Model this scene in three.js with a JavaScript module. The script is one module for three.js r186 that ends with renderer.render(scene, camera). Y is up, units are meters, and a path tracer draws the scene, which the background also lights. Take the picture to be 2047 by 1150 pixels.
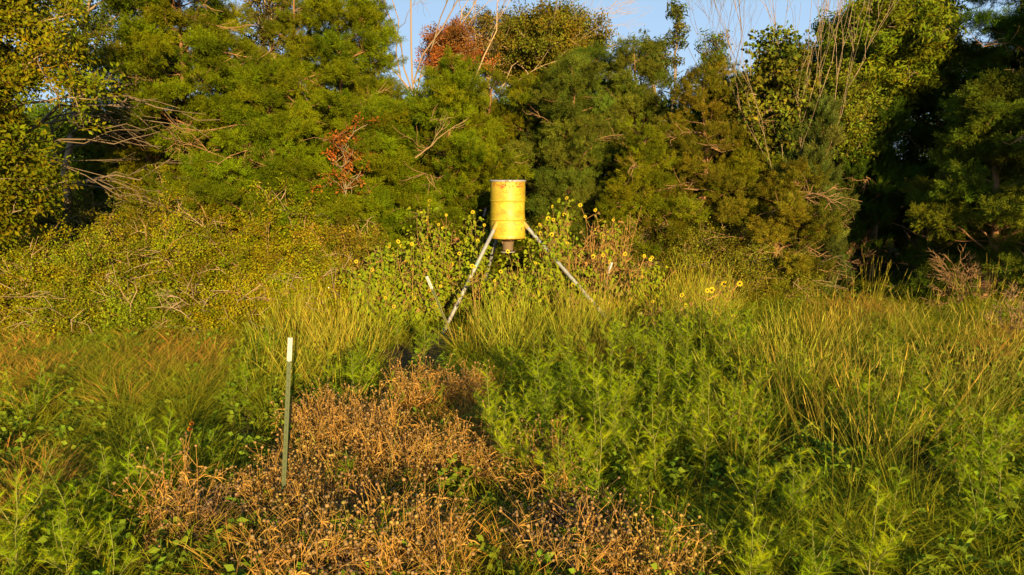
import * as THREE from 'three';

// ---------------------------------------------------------------- camera
const W = 2047, H = 1150, FOCAL = 1383, TILT = THREE.MathUtils.degToRad(9.4), EYE = 2.5;
const scene = new THREE.Scene();
const camera = new THREE.PerspectiveCamera(2 * Math.atan(H / 2 / FOCAL) * 180 / Math.PI, W / H, 0.1, 400);
camera.position.set(0, EYE, 0);
camera.rotation.set(-TILT, 0, 0);
const renderer = new THREE.WebGLRenderer({ antialias: true });
renderer.setSize(1024, 575);
renderer.toneMapping = THREE.LinearToneMapping;
renderer.toneMappingExposure = 2.5;
renderer.shadowMap.enabled = true;

// ---------------------------------------------------------------- sky and sun
const SUN_AZ = THREE.MathUtils.degToRad(17), SUN_EL = THREE.MathUtils.degToRad(11);
const sunDir = new THREE.Vector3(Math.sin(SUN_AZ) * Math.cos(SUN_EL), Math.sin(SUN_EL), Math.cos(SUN_AZ) * Math.cos(SUN_EL));
{
  const w = 512, h = 256, d = new Float32Array(w * h * 4), v = new THREE.Vector3();
  const K = 0.47;                                                     // brightness of the whole sky
  for (let j = 0; j < h; j++) for (let i = 0; i < w; i++) {
    const la = ((j + 0.5) / h - 0.5) * Math.PI, lo = ((i + 0.5) / w - 0.5) * 2 * Math.PI;
    v.set(Math.cos(la) * Math.cos(lo), Math.sin(la), Math.cos(la) * Math.sin(lo));
    const up = Math.max(0, v.y), s = Math.max(0, v.dot(sunDir));
    const t = Math.pow(up, 0.55);
    let r = 0.60 + (0.09 - 0.60) * t, g = 0.80 + (0.25 - 0.80) * t, b = 0.98 + (0.55 - 0.98) * t;
    const glow = Math.pow(s, 6) * 0.55 * (1 - t * 0.7);               // the warm side of the sky, round the low sun
    r += glow * 1.0; g += glow * 0.66; b += glow * 0.25;
    if (v.y < 0) { r = 0.12; g = 0.11; b = 0.07; }
    const k = (j * w + i) * 4;
    d[k] = r * K; d[k + 1] = g * K; d[k + 2] = b * K; d[k + 3] = 1;
  }
  const t = new THREE.DataTexture(d, w, h, THREE.RGBAFormat, THREE.FloatType);
  t.mapping = THREE.EquirectangularReflectionMapping; t.magFilter = t.minFilter = THREE.LinearFilter; t.needsUpdate = true;
  scene.background = t; scene.environment = t;
}
const sun = new THREE.DirectionalLight(new THREE.Color().setRGB(1, 0.74, 0.34), 4.9);
sun.position.copy(sunDir).multiplyScalar(60).add(new THREE.Vector3(0, 0, -10));
sun.target.position.set(0, 0, -10);
sun.castShadow = true; sun.shadow.mapSize.set(4096, 4096);
Object.assign(sun.shadow.camera, { left: -25, right: 25, top: 25, bottom: -25, near: 1, far: 140 });
scene.add(sun, sun.target);

// ---------------------------------------------------------------- helpers
function rng(seed) {
  let a = (seed * 2654435761) >>> 0;
  const f = () => { a = (a + 0x6D2B79F5) | 0; let t = Math.imul(a ^ (a >>> 15), 1 | a); t = (t + Math.imul(t ^ (t >>> 7), 61 | t)) ^ t; return ((t ^ (t >>> 14)) >>> 0) / 4294967296; };
  f.r = (lo, hi) => lo + (hi - lo) * f();
  f.n = () => (f() + f() + f() - 1.5) / 0.75;
  f.pick = (l) => l[Math.floor(f() * l.length)];
  return f;
}
const V = (x, y, z) => new THREE.Vector3(x, y, z), TAU = Math.PI * 2, UP = V(0, 1, 0);
const col = (r, g, b) => new THREE.Color().setRGB(r, g, b);
function noise(x, y) {                                               // smooth value noise, about -1..1
  const h = (i, j) => { let n = Math.imul(i, 374761393) + Math.imul(j, 668265263); n = Math.imul(n ^ (n >>> 13), 1274126177); return ((n ^ (n >>> 16)) >>> 0) / 2147483648 - 1; };
  const i = Math.floor(x), j = Math.floor(y), fx = x - i, fy = y - j, u = fx * fx * (3 - 2 * fx), v = fy * fy * (3 - 2 * fy);
  return (h(i, j) * (1 - u) + h(i + 1, j) * u) * (1 - v) + (h(i, j + 1) * (1 - u) + h(i + 1, j + 1) * u) * v;
}
const ground = (x, z) => 0.05 * noise(x * 0.7 + 9, z * 0.7) + 0.03 * noise(x * 2.1, z * 2.1 + 4);
// a place in the world seen in direction (u, v) of the 2047 x 1150 photograph, at a depth or at a height
const co = Math.cos(TILT), si = Math.sin(TILT);
function at(u, v, depth) { const a = (u - W / 2) / FOCAL, b = (H / 2 - v) / FOCAL, t = depth / (co + b * si); return V(a * t, EYE + (b * co - si) * t, -depth); }
function onHeight(u, v, y) { const a = (u - W / 2) / FOCAL, b = (H / 2 - v) / FOCAL, t = (y - EYE) / (b * co - si); return V(a * t, y, -(co + b * si) * t); }
function seen(x, y, z) { const dy = y - EYE, f = -si * dy - co * z, up = co * dy - si * z; return [W / 2 + FOCAL * x / f, H / 2 - FOCAL * up / f]; }

const used = new Map();
function numbered(n) { const k = used.get(n) || 0; used.set(n, k + 1); return k ? n + '_' + String(k).padStart(3, '0') : n; }
function thing(name, label, category, [x, y, z] = [0, 0, 0], group) {
  const o = new THREE.Group(); o.name = numbered(name); o.position.set(x, y, z); scene.add(o);
  o.userData = { label, category }; if (group) o.userData.group = group;
  return o;
}
function part(name, geo, mat, parent) { const m = new THREE.Mesh(geo, mat); m.name = name; m.castShadow = m.receiveShadow = true; parent.add(m); return m; }
function copyOf(src, x, y, z, turn, scale, label, group) {
  const c = src.clone(); c.name = numbered(src.userData.base); scene.add(c);
  c.position.set(x, y, z); c.rotation.copy(turn); c.scale.setScalar(scale);
  c.userData = { label, category: src.userData.category, group };
  return c;
}
function instanced(name, geo, mat, mats, cols, parent) {
  const m = new THREE.InstancedMesh(geo, mat, mats.length); m.name = name; m.castShadow = m.receiveShadow = true;
  mats.forEach((q, i) => m.setMatrixAt(i, q)); cols.forEach((c, i) => m.setColorAt(i, c));
  m.userData.kind = 'stuff'; parent.add(m); return m;
}
function side(d, r) { const s = V(r.n(), r.n(), r.n()).cross(d); return s.lengthSq() < 1e-6 ? V(1, 0, 0).cross(d).normalize() : s.normalize(); }
const _q = new THREE.Quaternion(), _q2 = new THREE.Quaternion();
function place(p, dir, roll, s, sy = s) {                            // a matrix that stands +y along dir
  _q.setFromUnitVectors(UP, dir); _q2.setFromAxisAngle(UP, roll); _q.multiply(_q2);
  return new THREE.Matrix4().compose(p, _q, V(s, sy, s));
}

class Geo {                                                          // collects coloured triangles
  constructor() { this.p = []; this.c = []; this.i = []; }
  v(p, c) { this.p.push(p.x, p.y, p.z); this.c.push(c.r, c.g, c.b); return this.p.length / 3 - 1; }
  tri(a, b, c) { this.i.push(a, b, c); }
  // a tapering leaf: narrow at both ends, n segments, bending along 'bend' by the tip
  leaf(b, dir, len, w, s, c0, c1 = c0, n = 2, bend = null, widest = 0.4) {
    const rows = [];
    for (let k = 0; k <= n; k++) {
      const t = k / n, p = b.clone().addScaledVector(dir, len * t);
      if (bend) p.addScaledVector(bend, len * t * t);
      const c = c0.clone().lerp(c1, t), ww = k === n ? 0 : w * (t < widest ? 0.35 + 0.65 * t / widest : 1 - 0.75 * ((t - widest) / (1 - widest)) ** 1.5);
      rows.push(k === n ? [this.v(p, c)] : [this.v(p.clone().addScaledVector(s, -ww / 2), c), this.v(p.clone().addScaledVector(s, ww / 2), c)]);
    }
    for (let k = 0; k < n; k++) {
      const a = rows[k], d = rows[k + 1];
      if (d.length === 1) this.tri(a[0], a[1], d[0]); else { this.tri(a[0], a[1], d[1]); this.tri(a[0], d[1], d[0]); }
    }
  }
  // a broad leaf with a folded midrib: 4 faces
  oval(b, dir, len, w, s, c, fold = 0.15, tipDrop = 0) {
    const nrm = V(0, 0, 0).crossVectors(s, dir).normalize();
    const m = b.clone().addScaledVector(dir, len * 0.42).addScaledVector(nrm, -fold * w), t = b.clone().addScaledVector(dir, len).addScaledVector(UP, -tipDrop * len);
    const l = b.clone().addScaledVector(dir, len * 0.4).addScaledVector(s, -w / 2), r = b.clone().addScaledVector(dir, len * 0.4).addScaledVector(s, w / 2);
    const B = this.v(b, c), M = this.v(m, c), T = this.v(t, c), L = this.v(l, c), R = this.v(r, c);
    this.tri(B, M, L); this.tri(B, R, M); this.tri(M, T, L); this.tri(M, R, T);
  }
  tube(pts, r0, r1, n, c, c1 = c, pow = 1) {
    let prev = null; const d = V(), a = V(), b = V();
    pts.forEach((p, k) => {
      d.subVectors(pts[Math.min(k + 1, pts.length - 1)], pts[Math.max(k - 1, 0)]).normalize();
      a.set(Math.abs(d.y) > 0.9 ? 1 : 0, Math.abs(d.y) > 0.9 ? 0 : 1, 0).cross(d).normalize(); b.crossVectors(d, a);
      const t = k / (pts.length - 1), r = r0 + (r1 - r0) * t ** pow, cc = c.clone().lerp(c1, t), ring = [];
      for (let q = 0; q < n; q++) { const g = q / n * TAU; ring.push(this.v(p.clone().addScaledVector(a, Math.cos(g) * r).addScaledVector(b, Math.sin(g) * r), cc)); }
      if (prev) for (let q = 0; q < n; q++) { const e = (q + 1) % n; this.tri(prev[q], ring[e], prev[e]); this.tri(prev[q], ring[q], ring[e]); }
      prev = ring;
    });
  }
  ball(p, r, c, squash = 1, n = 6) {
    const top = this.v(V(p.x, p.y + r * squash, p.z), c), bot = this.v(V(p.x, p.y - r * squash, p.z), c), A = [], B = [];
    for (let q = 0; q < n; q++) { const g = q / n * TAU; A.push(this.v(V(p.x + Math.cos(g) * r * 0.87, p.y + r * squash * 0.5, p.z + Math.sin(g) * r * 0.87), c)); B.push(this.v(V(p.x + Math.cos(g + 0.5) * r * 0.87, p.y - r * squash * 0.5, p.z + Math.sin(g + 0.5) * r * 0.87), c)); }
    for (let q = 0; q < n; q++) { const e = (q + 1) % n; this.tri(top, A[e], A[q]); this.tri(A[q], A[e], B[q]); this.tri(A[e], B[e], B[q]); this.tri(bot, B[q], B[e]); }
  }
  get empty() { return !this.i.length; }
  make() {
    const g = new THREE.BufferGeometry();
    g.setAttribute('position', new THREE.Float32BufferAttribute(this.p, 3));
    g.setAttribute('color', new THREE.Float32BufferAttribute(this.c, 3));
    g.setIndex(this.i); g.computeVertexNormals(); return g;
  }
}
function wander(p0, p1, n, amp, r, sag = 0) {                        // a crooked line between two points
  const out = [], len = p0.distanceTo(p1), o = V();
  for (let k = 0; k <= n; k++) {
    const t = k / n, p = p0.clone().lerp(p1, t);
    if (k && k < n) { o.add(V(r.n(), r.n(), r.n()).multiplyScalar(amp * len / Math.sqrt(n))); }
    p.addScaledVector(o, 1 - Math.abs(2 * t - 1) ** 2); p.y += sag * len * 4 * t * (1 - t);
    out.push(p);
  }
  return out;
}

// ---------------------------------------------------------------- materials
const std = (o) => new THREE.MeshPhysicalMaterial({ vertexColors: true, roughness: 0.85, metalness: 0, specularIntensity: 0.35, ...o });
const M = {
  leaf: std({ roughness: 0.8, specularIntensity: 0.1, side: THREE.DoubleSide }),
  soft: std({ roughness: 1, specularIntensity: 0.04, transmission: 0.3, thickness: 0, side: THREE.DoubleSide }),
  waxy: std({ roughness: 0.5, side: THREE.DoubleSide }),
  bark: std({ roughness: 0.95 }),
  straw: std({ roughness: 0.8, specularIntensity: 0.15, side: THREE.DoubleSide }),
};
const WHITE = col(1, 1, 1), gauss = (x) => Math.exp(-x * x);
const BARK = { cedar: col(0.24, 0.125, 0.055), grey: col(0.22, 0.16, 0.095), pale: col(0.36, 0.25, 0.14), dark: col(0.10, 0.065, 0.035), dead: col(0.34, 0.24, 0.14) };

// ---------------------------------------------------------------- foliage prototypes (one unit long along +y)
function cedarSpray(seed, n, spread) {
  const r = rng(seed), g = new Geo(), tw = col(0.9, 0.75, 0.5);
  g.leaf(V(0, 0, 0), UP, 1, 0.04, V(1, 0, 0), tw, WHITE, 1);
  for (let k = 0; k < n; k++) {
    const t = 0.08 + 0.9 * k / n, az = k * 2.4 + r.r(-0.4, 0.4), rad = V(Math.cos(az), 0, Math.sin(az));
    const d = rad.clone().multiplyScalar(spread).add(V(0, r.r(0.6, 1), 0)).normalize(), L = 0.5 * (1 - 0.55 * t) * r.r(0.8, 1.25), b = V(0, t, 0);
    const c = WHITE.clone().multiplyScalar(r.r(0.75, 1.15));
    g.leaf(b, d, L, 0.10, side(d, r), c, c, 1);
    for (let q = 0; q < 6; q++) {
      const tt = 0.1 + 0.15 * q, d2 = d.clone().addScaledVector(side(d, r), r.r(0.5, 0.9)).normalize();
      g.leaf(b.clone().addScaledVector(d, L * tt), d2, L * r.r(0.4, 0.62), 0.125, side(d2, r), c, c.clone().multiplyScalar(1.15), 1);
    }
  }
  return g.make();
}
function leafySpray(seed, n, len, wid, droop, twig, curl = 0.2) {
  const r = rng(seed), g = new Geo();
  g.tube(wander(V(0, 0, 0), V(0, 0.95, 0), 3, 0.15, r), 0.013, 0.005, 3, twig);
  for (let k = 0; k < n; k++) {
    const t = 0.15 + 0.85 * k / n, az = k * 2.4 + r.r(-0.7, 0.7), rad = V(Math.cos(az), 0, Math.sin(az));
    const d = rad.clone().add(V(0, r.r(0.1, 0.9) - droop, 0)).normalize(), b = V(0, t, 0).addScaledVector(rad, r.r(0, 0.22));
    const s = side(d, r), c = WHITE.clone().multiplyScalar(r.r(0.7, 1.2)); c.r *= r.r(0.85, 1.2);
    g.oval(b, d, len * r.r(0.7, 1.2), wid * r.r(0.8, 1.2), s, c, curl, droop * 0.3);
  }
  return g.make();
}
const TWIG = col(1.9, 1.1, 1.2);                                       // brown once multiplied by a leaf tint
const SPRAY = {
  cedar: [cedarSpray(11, 15, 0.8), cedarSpray(12, 16, 0.95), cedarSpray(13, 14, 0.7)],
  plume: [cedarSpray(14, 16, 0.38), cedarSpray(15, 16, 0.45)],
  oak: [leafySpray(21, 17, 0.24, 0.13, 0.1, TWIG), leafySpray(22, 19, 0.22, 0.12, 0.0, TWIG)],
  small: [leafySpray(23, 20, 0.15, 0.10, 0.0, TWIG), leafySpray(24, 24, 0.14, 0.09, 0.1, TWIG)],
  long: [leafySpray(25, 18, 0.34, 0.10, 0.9, TWIG), leafySpray(26, 16, 0.36, 0.11, 1.1, TWIG)],
  heart: [leafySpray(27, 13, 0.24, 0.22, 0.6, TWIG, 0.1), leafySpray(28, 12, 0.26, 0.23, 0.5, TWIG, 0.1)],
};
const tint = (base, r, vary = 0.22, warm = 0.15) => { const k = 1 + r.n() * vary, w = 1 + r.n() * warm; return col(Math.max(0.004, base.r * k * w), Math.max(0.004, base.g * k), Math.max(0.002, base.b * k)); };

// ================================================================ SETTING
// ---------------------------------------------------------------- ground
function blobs(list) { return (u, v) => { let s = 0; for (const [x, y, rx, ry, w = 1] of list) { const a = (u - x) / rx, b = (v - y) / ry; s += w * Math.exp(-(a * a + b * b)); } return s; }; }
{
  const n = 200, g = new Geo(), rows = [], r = rng(5);
  for (let j = 0; j <= n; j++) { const row = []; for (let i = 0; i <= n; i++) {
    const sx = i / n * 2 - 1, sz = j / n * 2 - 1, x = Math.sign(sx) * (Math.abs(sx) * 14 + Math.abs(sx) ** 7 * 286), z = -9 + Math.sign(sz) * (Math.abs(sz) * 14 + Math.abs(sz) ** 7 * 286);
    const k = 0.8 + 0.3 * noise(x * 1.3, z * 1.3) + 0.25 * noise(x * 5, z * 5), m = 0.5 + 0.5 * noise(x * 0.8 + 40, z * 0.8);
    row.push(g.v(V(x, ground(x, z), z), col((0.075 + 0.02 * m) * k, (0.052 + 0.008 * m) * k, 0.016 * k)));
  } rows.push(row); }
  for (let j = 0; j < n; j++) for (let i = 0; i < n; i++) { const a = rows[j][i], b = rows[j][i + 1], c = rows[j + 1][i + 1], d = rows[j + 1][i]; g.tri(a, c, b); g.tri(a, d, c); }
  const m = part('ground', g.make(), std({ roughness: 1 }), scene); m.userData = { kind: 'structure' };
}
// ---------------------------------------------------------------- trees
const DEADTWIG = col(0.31, 0.175, 0.08);
function cedar(o) {
  const r = rng(o.seed), top = at(o.u, o.top, o.d), base = at(o.u, 400, o.d); base.y = ground(base.x, base.z) - 0.03;
  const Ht = top.y - base.y, R = o.r, t0 = thing('cedar_tree', o.label, 'tree', [base.x, base.y, base.z]);
  const trunk = new Geo(), limbs = new Geo(), dead = new Geo(), mats = [], cols = [];
  const lean = V(r.n() * 0.25, 0, r.n() * 0.2), axis = (t) => V(lean.x * t + 0.08 * Math.sin(t * 7 + o.seed), Ht * t, lean.z * t + 0.08 * Math.cos(t * 6 + o.seed));
  const pts = []; for (let k = 0; k <= 14; k++) pts.push(axis(k / 14 * 0.98));
  trunk.tube(pts, o.girth || 0.11, 0.012, 8, BARK.cedar);
  const low = o.low ?? 0.03, sp = o.plume ? SPRAY.plume : SPRAY.cedar, size = (o.size || 0.3) * 0.62, N = Math.round((o.n || 58) * 0.92), base0 = o.tint || col(0.088, 0.118, 0.009);
  for (let b = 0; b < N; b++) {
    const t = low + (0.97 - low) * Math.pow((b + r()) / N, 0.9), az = b * 2.4 + r.r(-0.5, 0.5), h = (t - low) / (1 - low);
    const prof = (h < 0.3 ? 0.72 + 0.28 * h / 0.3 : Math.pow((1 - h) / 0.7, 0.72)) * (0.62 + 0.5 * r()) * (1 + 0.25 * noise(az * 1.5 + o.seed, t * 5));
    const L = Math.max(0.18, R * prof), up = o.plume ? r.r(0.7, 1.3) : r.r(0.15, 0.75);
    const p0 = axis(t), dir = V(Math.cos(az), up, Math.sin(az)).normalize(), p1 = p0.clone().addScaledVector(dir, L * 1.05);
    if (r() < 0.5) p1.y -= L * 0.12;
    const path = wander(p0, p1, 5, 0.09, r, 0.04);
    limbs.tube(path, 0.010 + L * 0.012, 0.004, 4, BARK.cedar);
    const bt = 0.8 + 0.4 * r(), bw = 0.88 + 0.24 * r(), pads = Math.max(2, Math.round(2 + L * 5.6));
    for (let q = 0; q < pads; q++) {                                  // each bough carries a few flattened pads of sprays, with gaps between
      const f = q === 0 ? 1 : Math.pow(r.r(0.06, 0.98), 0.7), k = Math.min(4, Math.floor(f * 5)), p = path[k].clone().lerp(path[k + 1], f * 5 - k);
      const d = dir.clone().multiplyScalar(0.7).add(V(r.n() * 0.8, r.r(-0.3, 0.5), r.n() * 0.8)).normalize(), sl = q === 0 ? 0.05 : r.r(0.12, 0.5) * (0.5 + 0.5 * L / R), c0 = p.clone().addScaledVector(d, sl);
      limbs.tube(wander(p, c0, 2, 0.1, r), 0.008, 0.004, 3, BARK.cedar);
      const pr = r.r(0.10, 0.21) * (o.pad || 1) * Math.min(1.1, 0.6 + L), st = r.r(0.6, 1.35), sw = r.r(0.9, 1.12), ns = Math.round((o.fill || 13) * (pr / 0.15) ** 1.7 * r.r(0.8, 1.2));
      for (let s = 0; s < ns; s++) {
        const e = V(r.n(), r.n() * 0.8 + 0.12, r.n()).normalize(), a = c0.clone().add(V(e.x, e.y * (o.plume ? 1.1 : 0.55), e.z).multiplyScalar(pr * Math.sqrt(r())));
        const dd = e.addScaledVector(dir, 0.5).add(V(r.n() * 0.35, o.plume ? 1.3 : r.r(0, 0.7), r.n() * 0.35)).normalize();
        mats.push(place(a, dd, r() * TAU, size * r.r(0.6, 1.15)));
        const c = tint(base0, r, 0.13, 0.08); cols.push(col(c.r * bt * bw * st * sw, c.g * bt * st, c.b * bt * st));
      }
    }
  }
  for (let k = 0; k < (o.dead || 13); k++) {                            // bare dead branches near the bottom and inside
    const t = low + r.r(0.02, o.deadTop || 0.75) * (1 - low), az = o.deadFront ? r.r(-0.2, 1.2) * Math.PI : r() * TAU, p = axis(t), L = R * r.r(0.75, 1.2);
    const dir = V(Math.cos(az), r.r(-0.35, 0.35), Math.sin(az)).normalize(), path = wander(p, p.clone().addScaledVector(dir, L), 5, 0.12, r, 0.05);
    dead.tube(path, 0.012, 0.005, 4, DEADTWIG);
    for (let q = 0; q < 9; q++) { const a = path[1 + Math.floor(r() * 4.9)], d = dir.clone().add(V(r.n(), r.n() * 0.8, r.n())).normalize(); const w = wander(a, a.clone().addScaledVector(d, r.r(0.15, 0.5)), 3, 0.15, r); dead.tube(w, 0.006, 0.003, 3, DEADTWIG); if (r() < 0.6) { const e = d.clone().add(V(r.n(), r.n(), r.n()).multiplyScalar(0.8)).normalize(); dead.tube([w[1], w[1].clone().addScaledVector(e, r.r(0.1, 0.25))], 0.004, 0.002, 3, DEADTWIG); } }
  }
  part('trunk', trunk.make(), M.bark, t0); part('limbs', limbs.make(), M.bark, t0); part('dead_twigs', dead.make(), M.bark, t0).userData.kind = 'stuff';
  instanced('crown', sp[o.seed % sp.length], M.leaf, mats, cols, t0);
  return t0;
}
// broadleaf: limbs run from the trunk to clumps spread through an uneven crown
function broadleaf(o) {
  const r = rng(o.seed), c = at(o.u, o.v, o.d), foot = o.foot ? at(o.foot, 400, o.footD || o.d) : c.clone(); foot.y = ground(foot.x, foot.z) - 0.03;
  const t0 = thing(o.name || 'broadleaf_tree', o.label, o.category || 'tree', [foot.x, foot.y, foot.z]), C = c.sub(foot), rx = o.rx, ry = o.ry, rz = o.rz || o.rx;
  const trunk = new Geo(), limbs = new Geo(), mats = [], cols = [], bark = o.bark || BARK.grey;
  const fork = V(C.x * 0.6, Math.max(0.4, C.y - ry * (o.fork ?? 0.9)), C.z * 0.6), g0 = o.girth || 0.1;
  const tp = wander(V(0, 0, 0), fork, 7, 0.05, r), crownTop = V(C.x + r.n() * 0.1, C.y + ry * 0.6, C.z), lead = [...tp, ...wander(fork, crownTop, 6, 0.08, r).slice(1)];
  trunk.tube(lead, g0, g0 * 0.16, 8, bark);
  const base0 = o.tint || col(0.09, 0.115, 0.012), sp = SPRAY[o.kind || 'oak'], N = o.n || 22, size = o.size || 0.3;
  for (let b = 0; b < N; b++) {
    const y = 1 - 2 * (b + 0.5) / N, az = b * 2.4 + r.r(-0.3, 0.3), rr = Math.sqrt(1 - y * y), m = r.r(0.55, 1) * (1 + 0.25 * noise(az * 2 + o.seed, y * 3));
    const e = V(C.x + rx * rr * Math.cos(az) * m, C.y + ry * y * m, C.z + rz * rr * Math.sin(az) * m);
    const hf = Math.min(12.9, 6 + Math.max(0, (y + 0.9) * 3.4) * r.r(0.7, 1)), hi = Math.floor(hf), from = lead[hi].clone().lerp(lead[hi + 1] || lead[hi], hf - hi);
    const mid = from.clone().lerp(e, 0.5).add(V(0, ry * 0.1, 0)), path = [...wander(from, mid, 3, 0.1, r), ...wander(mid, e, 4, 0.12, r).slice(1)];
    limbs.tube(path, g0 * 0.3, 0.006, 5, bark);
    const bt = r.r(0.72, 1.3), bw = r.r(0.85, 1.18), ns = o.clumps || 9;
    for (let q = 0; q < ns; q++) {
      const f = 2 + r() * (path.length - 3.01), k = Math.floor(f), p = path[k].clone().lerp(path[k + 1], f - k), d = V(r.n(), r.n() * 0.8 + 0.25, r.n()).normalize(), L = r.r(0.3, 0.75) * (o.reach || 0.6), q1 = p.clone().addScaledVector(d, L);
      const tw = wander(p, q1, 3, 0.12, r); limbs.tube(tw, 0.009, 0.004, 3, bark);
      for (let s = 0; s < (o.fill || 5) * 1.5; s++) {
        const a = tw[1 + Math.floor(r() * 2.99)].clone().add(V(r.n(), r.n(), r.n()).multiplyScalar(0.06)), dd = d.clone().multiplyScalar(0.6).add(V(r.n(), r.r(-0.2, 0.9) - (o.hang || 0), r.n())).normalize();
        mats.push(place(a, dd, r() * TAU, size * r.r(0.7, 1.25)));
        const q2 = tint(base0, r, 0.18, 0.15); cols.push(col(q2.r * bt * bw, q2.g * bt, q2.b * bt));
      }
    }
  }
  part('trunk', trunk.make(), M.bark, t0); part('limbs', limbs.make(), M.bark, t0);
  instanced('crown', sp[o.seed % sp.length], o.mat || M.leaf, mats, cols, t0);
  return t0;
}
// many-stemmed shrub: arching stems, a haze of thin twigs and small leaves
function shrub(o) {
  const r = rng(o.seed), base = at(o.u, 400, o.d); base.y = ground(base.x, base.z) - 0.02;
  const Ht = at(o.u, o.top, o.d).y - base.y, R = o.r, t0 = thing('shrub', o.label, 'shrub', [base.x, base.y, base.z]);
  const stems = new Geo(), bare = new Geo(), mats = [], cols = [], sp = SPRAY[o.kind || 'small'], base0 = o.tint || col(0.118, 0.118, 0.012), N = o.n || 26, tw = col(0.30, 0.19, 0.075);
  for (let b = 0; b < N; b++) {
    const az = b * 2.4 + r.r(-0.4, 0.4), k = Math.sqrt((b + 0.5) / N), foot = V(Math.cos(az) * 0.25 * k * R, 0, Math.sin(az) * 0.25 * k * R);
    const tip = V(Math.cos(az) * R * k, Ht * Math.sqrt(Math.max(0.05, 1 - 0.85 * k * k)) * r.r(0.5, 1.12), Math.sin(az) * R * k);
    const path = wander(foot, tip, 7, 0.09, r, 0.1); stems.tube(path, 0.016, 0.005, 4, tw);
    const bt = r.r(0.55, 1.4), bw = r.r(0.85, 1.2);
    for (let q = 0; q < (o.clumps || 17); q++) {
      const f = r.r(0.8, 6.99), j = Math.floor(f), p = path[j].clone().lerp(path[j + 1], f - j), d = V(r.n(), r.n() * 0.7 + 0.15, r.n()).normalize(), L = r.r(0.15, 0.5);
      const w = wander(p, p.clone().addScaledVector(d, L), 2, 0.14, r); stems.tube(w, 0.006, 0.003, 3, tw);
      for (let s = 0; s < (o.fill || 4); s++) {
        const a = p.clone().lerp(w[2], r.r(0.2, 1)).add(V(r.n(), r.n(), r.n()).multiplyScalar(0.05)), dd = d.clone().multiplyScalar(0.5).add(V(r.n(), r.r(-0.2, 0.8), r.n())).normalize();
        mats.push(place(a, dd, r() * TAU, (o.size || 0.25) * r.r(0.7, 1.25)));
        const c = tint(base0, r, 0.2, 0.14); cols.push(col(c.r * bt * bw, c.g * bt, c.b * bt));
      }
    }
    for (let cane = 0; cane < 2; cane++) if (r() < (o.bare ?? 0.45)) {                                      // a bare arching cane over the leaves
      const p = path[4].clone(), d = V(r.n(), r.r(-0.1, 0.7), r.n() + 0.4).normalize(), w = wander(p, p.clone().addScaledVector(d, r.r(0.5, 1.1)), 5, 0.13, r, 0.1); bare.tube(w, 0.008, 0.003, 4, BARK.pale);
      for (let q = 0; q < 4; q++) { const a = w[1 + Math.floor(r() * 4)], e = d.clone().add(V(r.n(), r.n(), r.n())).normalize(); bare.tube([a, a.clone().addScaledVector(e, r.r(0.12, 0.35))], 0.005, 0.0025, 3, BARK.pale); }
    }
  }
  part('stems', stems.make(), M.bark, t0); if (!bare.empty) part('bare_twigs', bare.make(), M.bark, t0).userData.kind = 'stuff';
  instanced('foliage', sp[o.seed % sp.length], M.leaf, mats, cols, t0);
  return t0;
}
// leafless wood: forks again and again
function fork(g, p, d, L, rad, depth, r, o) {
  const q = p.clone().addScaledVector(d, L), path = wander(p, q, depth > 1 ? 4 : 2, o.crook || 0.1, r);
  g[Math.min(2, o.levels - depth)].tube(path, rad, rad * 0.62, rad > 0.02 ? 6 : 3, o.bark || BARK.dead);
  if (depth <= 0) return;
  const kids = depth === o.levels ? (o.first || 4) : 2 + (r() < 0.6 ? 1 : 0);
  for (let k = 0; k < kids; k++) {
    const f = k === 0 ? 1 : r.r(depth === o.levels ? o.lowest || 0.45 : 0.4, 0.98), i = Math.min(path.length - 2, Math.floor(f * (path.length - 1))), a = path[i].clone().lerp(path[i + 1], f * (path.length - 1) - i);
    const e = d.clone().addScaledVector(side(d, r), k === 0 ? 0.25 : r.r(0.5, 1) * (o.wide || 0.8)).add(V(o.pull?.[0] || 0, o.pull?.[1] ?? 0.15, o.pull?.[2] || 0)).normalize();
    fork(g, a, e, L * r.r(0.58, 0.82), Math.max(0.0045, rad * (k === 0 ? 0.62 : 0.52)), depth - 1, r, o);
  }
}
function bareTree(name, label, category, foot, dir, L, rad, levels, seed, o = {}) {
  const t0 = thing(name, label, category, [foot.x, foot.y, foot.z]), r = rng(seed), g = [new Geo(), new Geo(), new Geo()];
  fork(g, V(0, 0, 0), dir.clone().normalize(), L, rad, levels, r, { levels, ...o });
  ['trunk', 'branches', 'twigs'].forEach((n, k) => { if (!g[k].empty) { const m = part(n, g[k].make(), M.bark, t0); if (k === 2) m.userData.kind = 'stuff'; } });
  return t0;
}
const footAt = (u, d) => { const p = at(u, 400, d); p.y = ground(p.x, p.z) - 0.02; return p; };

const GREEN = col(0.098, 0.122, 0.002), OLIVE = col(0.104, 0.112, 0.003), DARK = col(0.052, 0.084, 0.005), BROWNISH = col(0.118, 0.108, 0.006), YEL = col(0.14, 0.15, 0.005);
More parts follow.
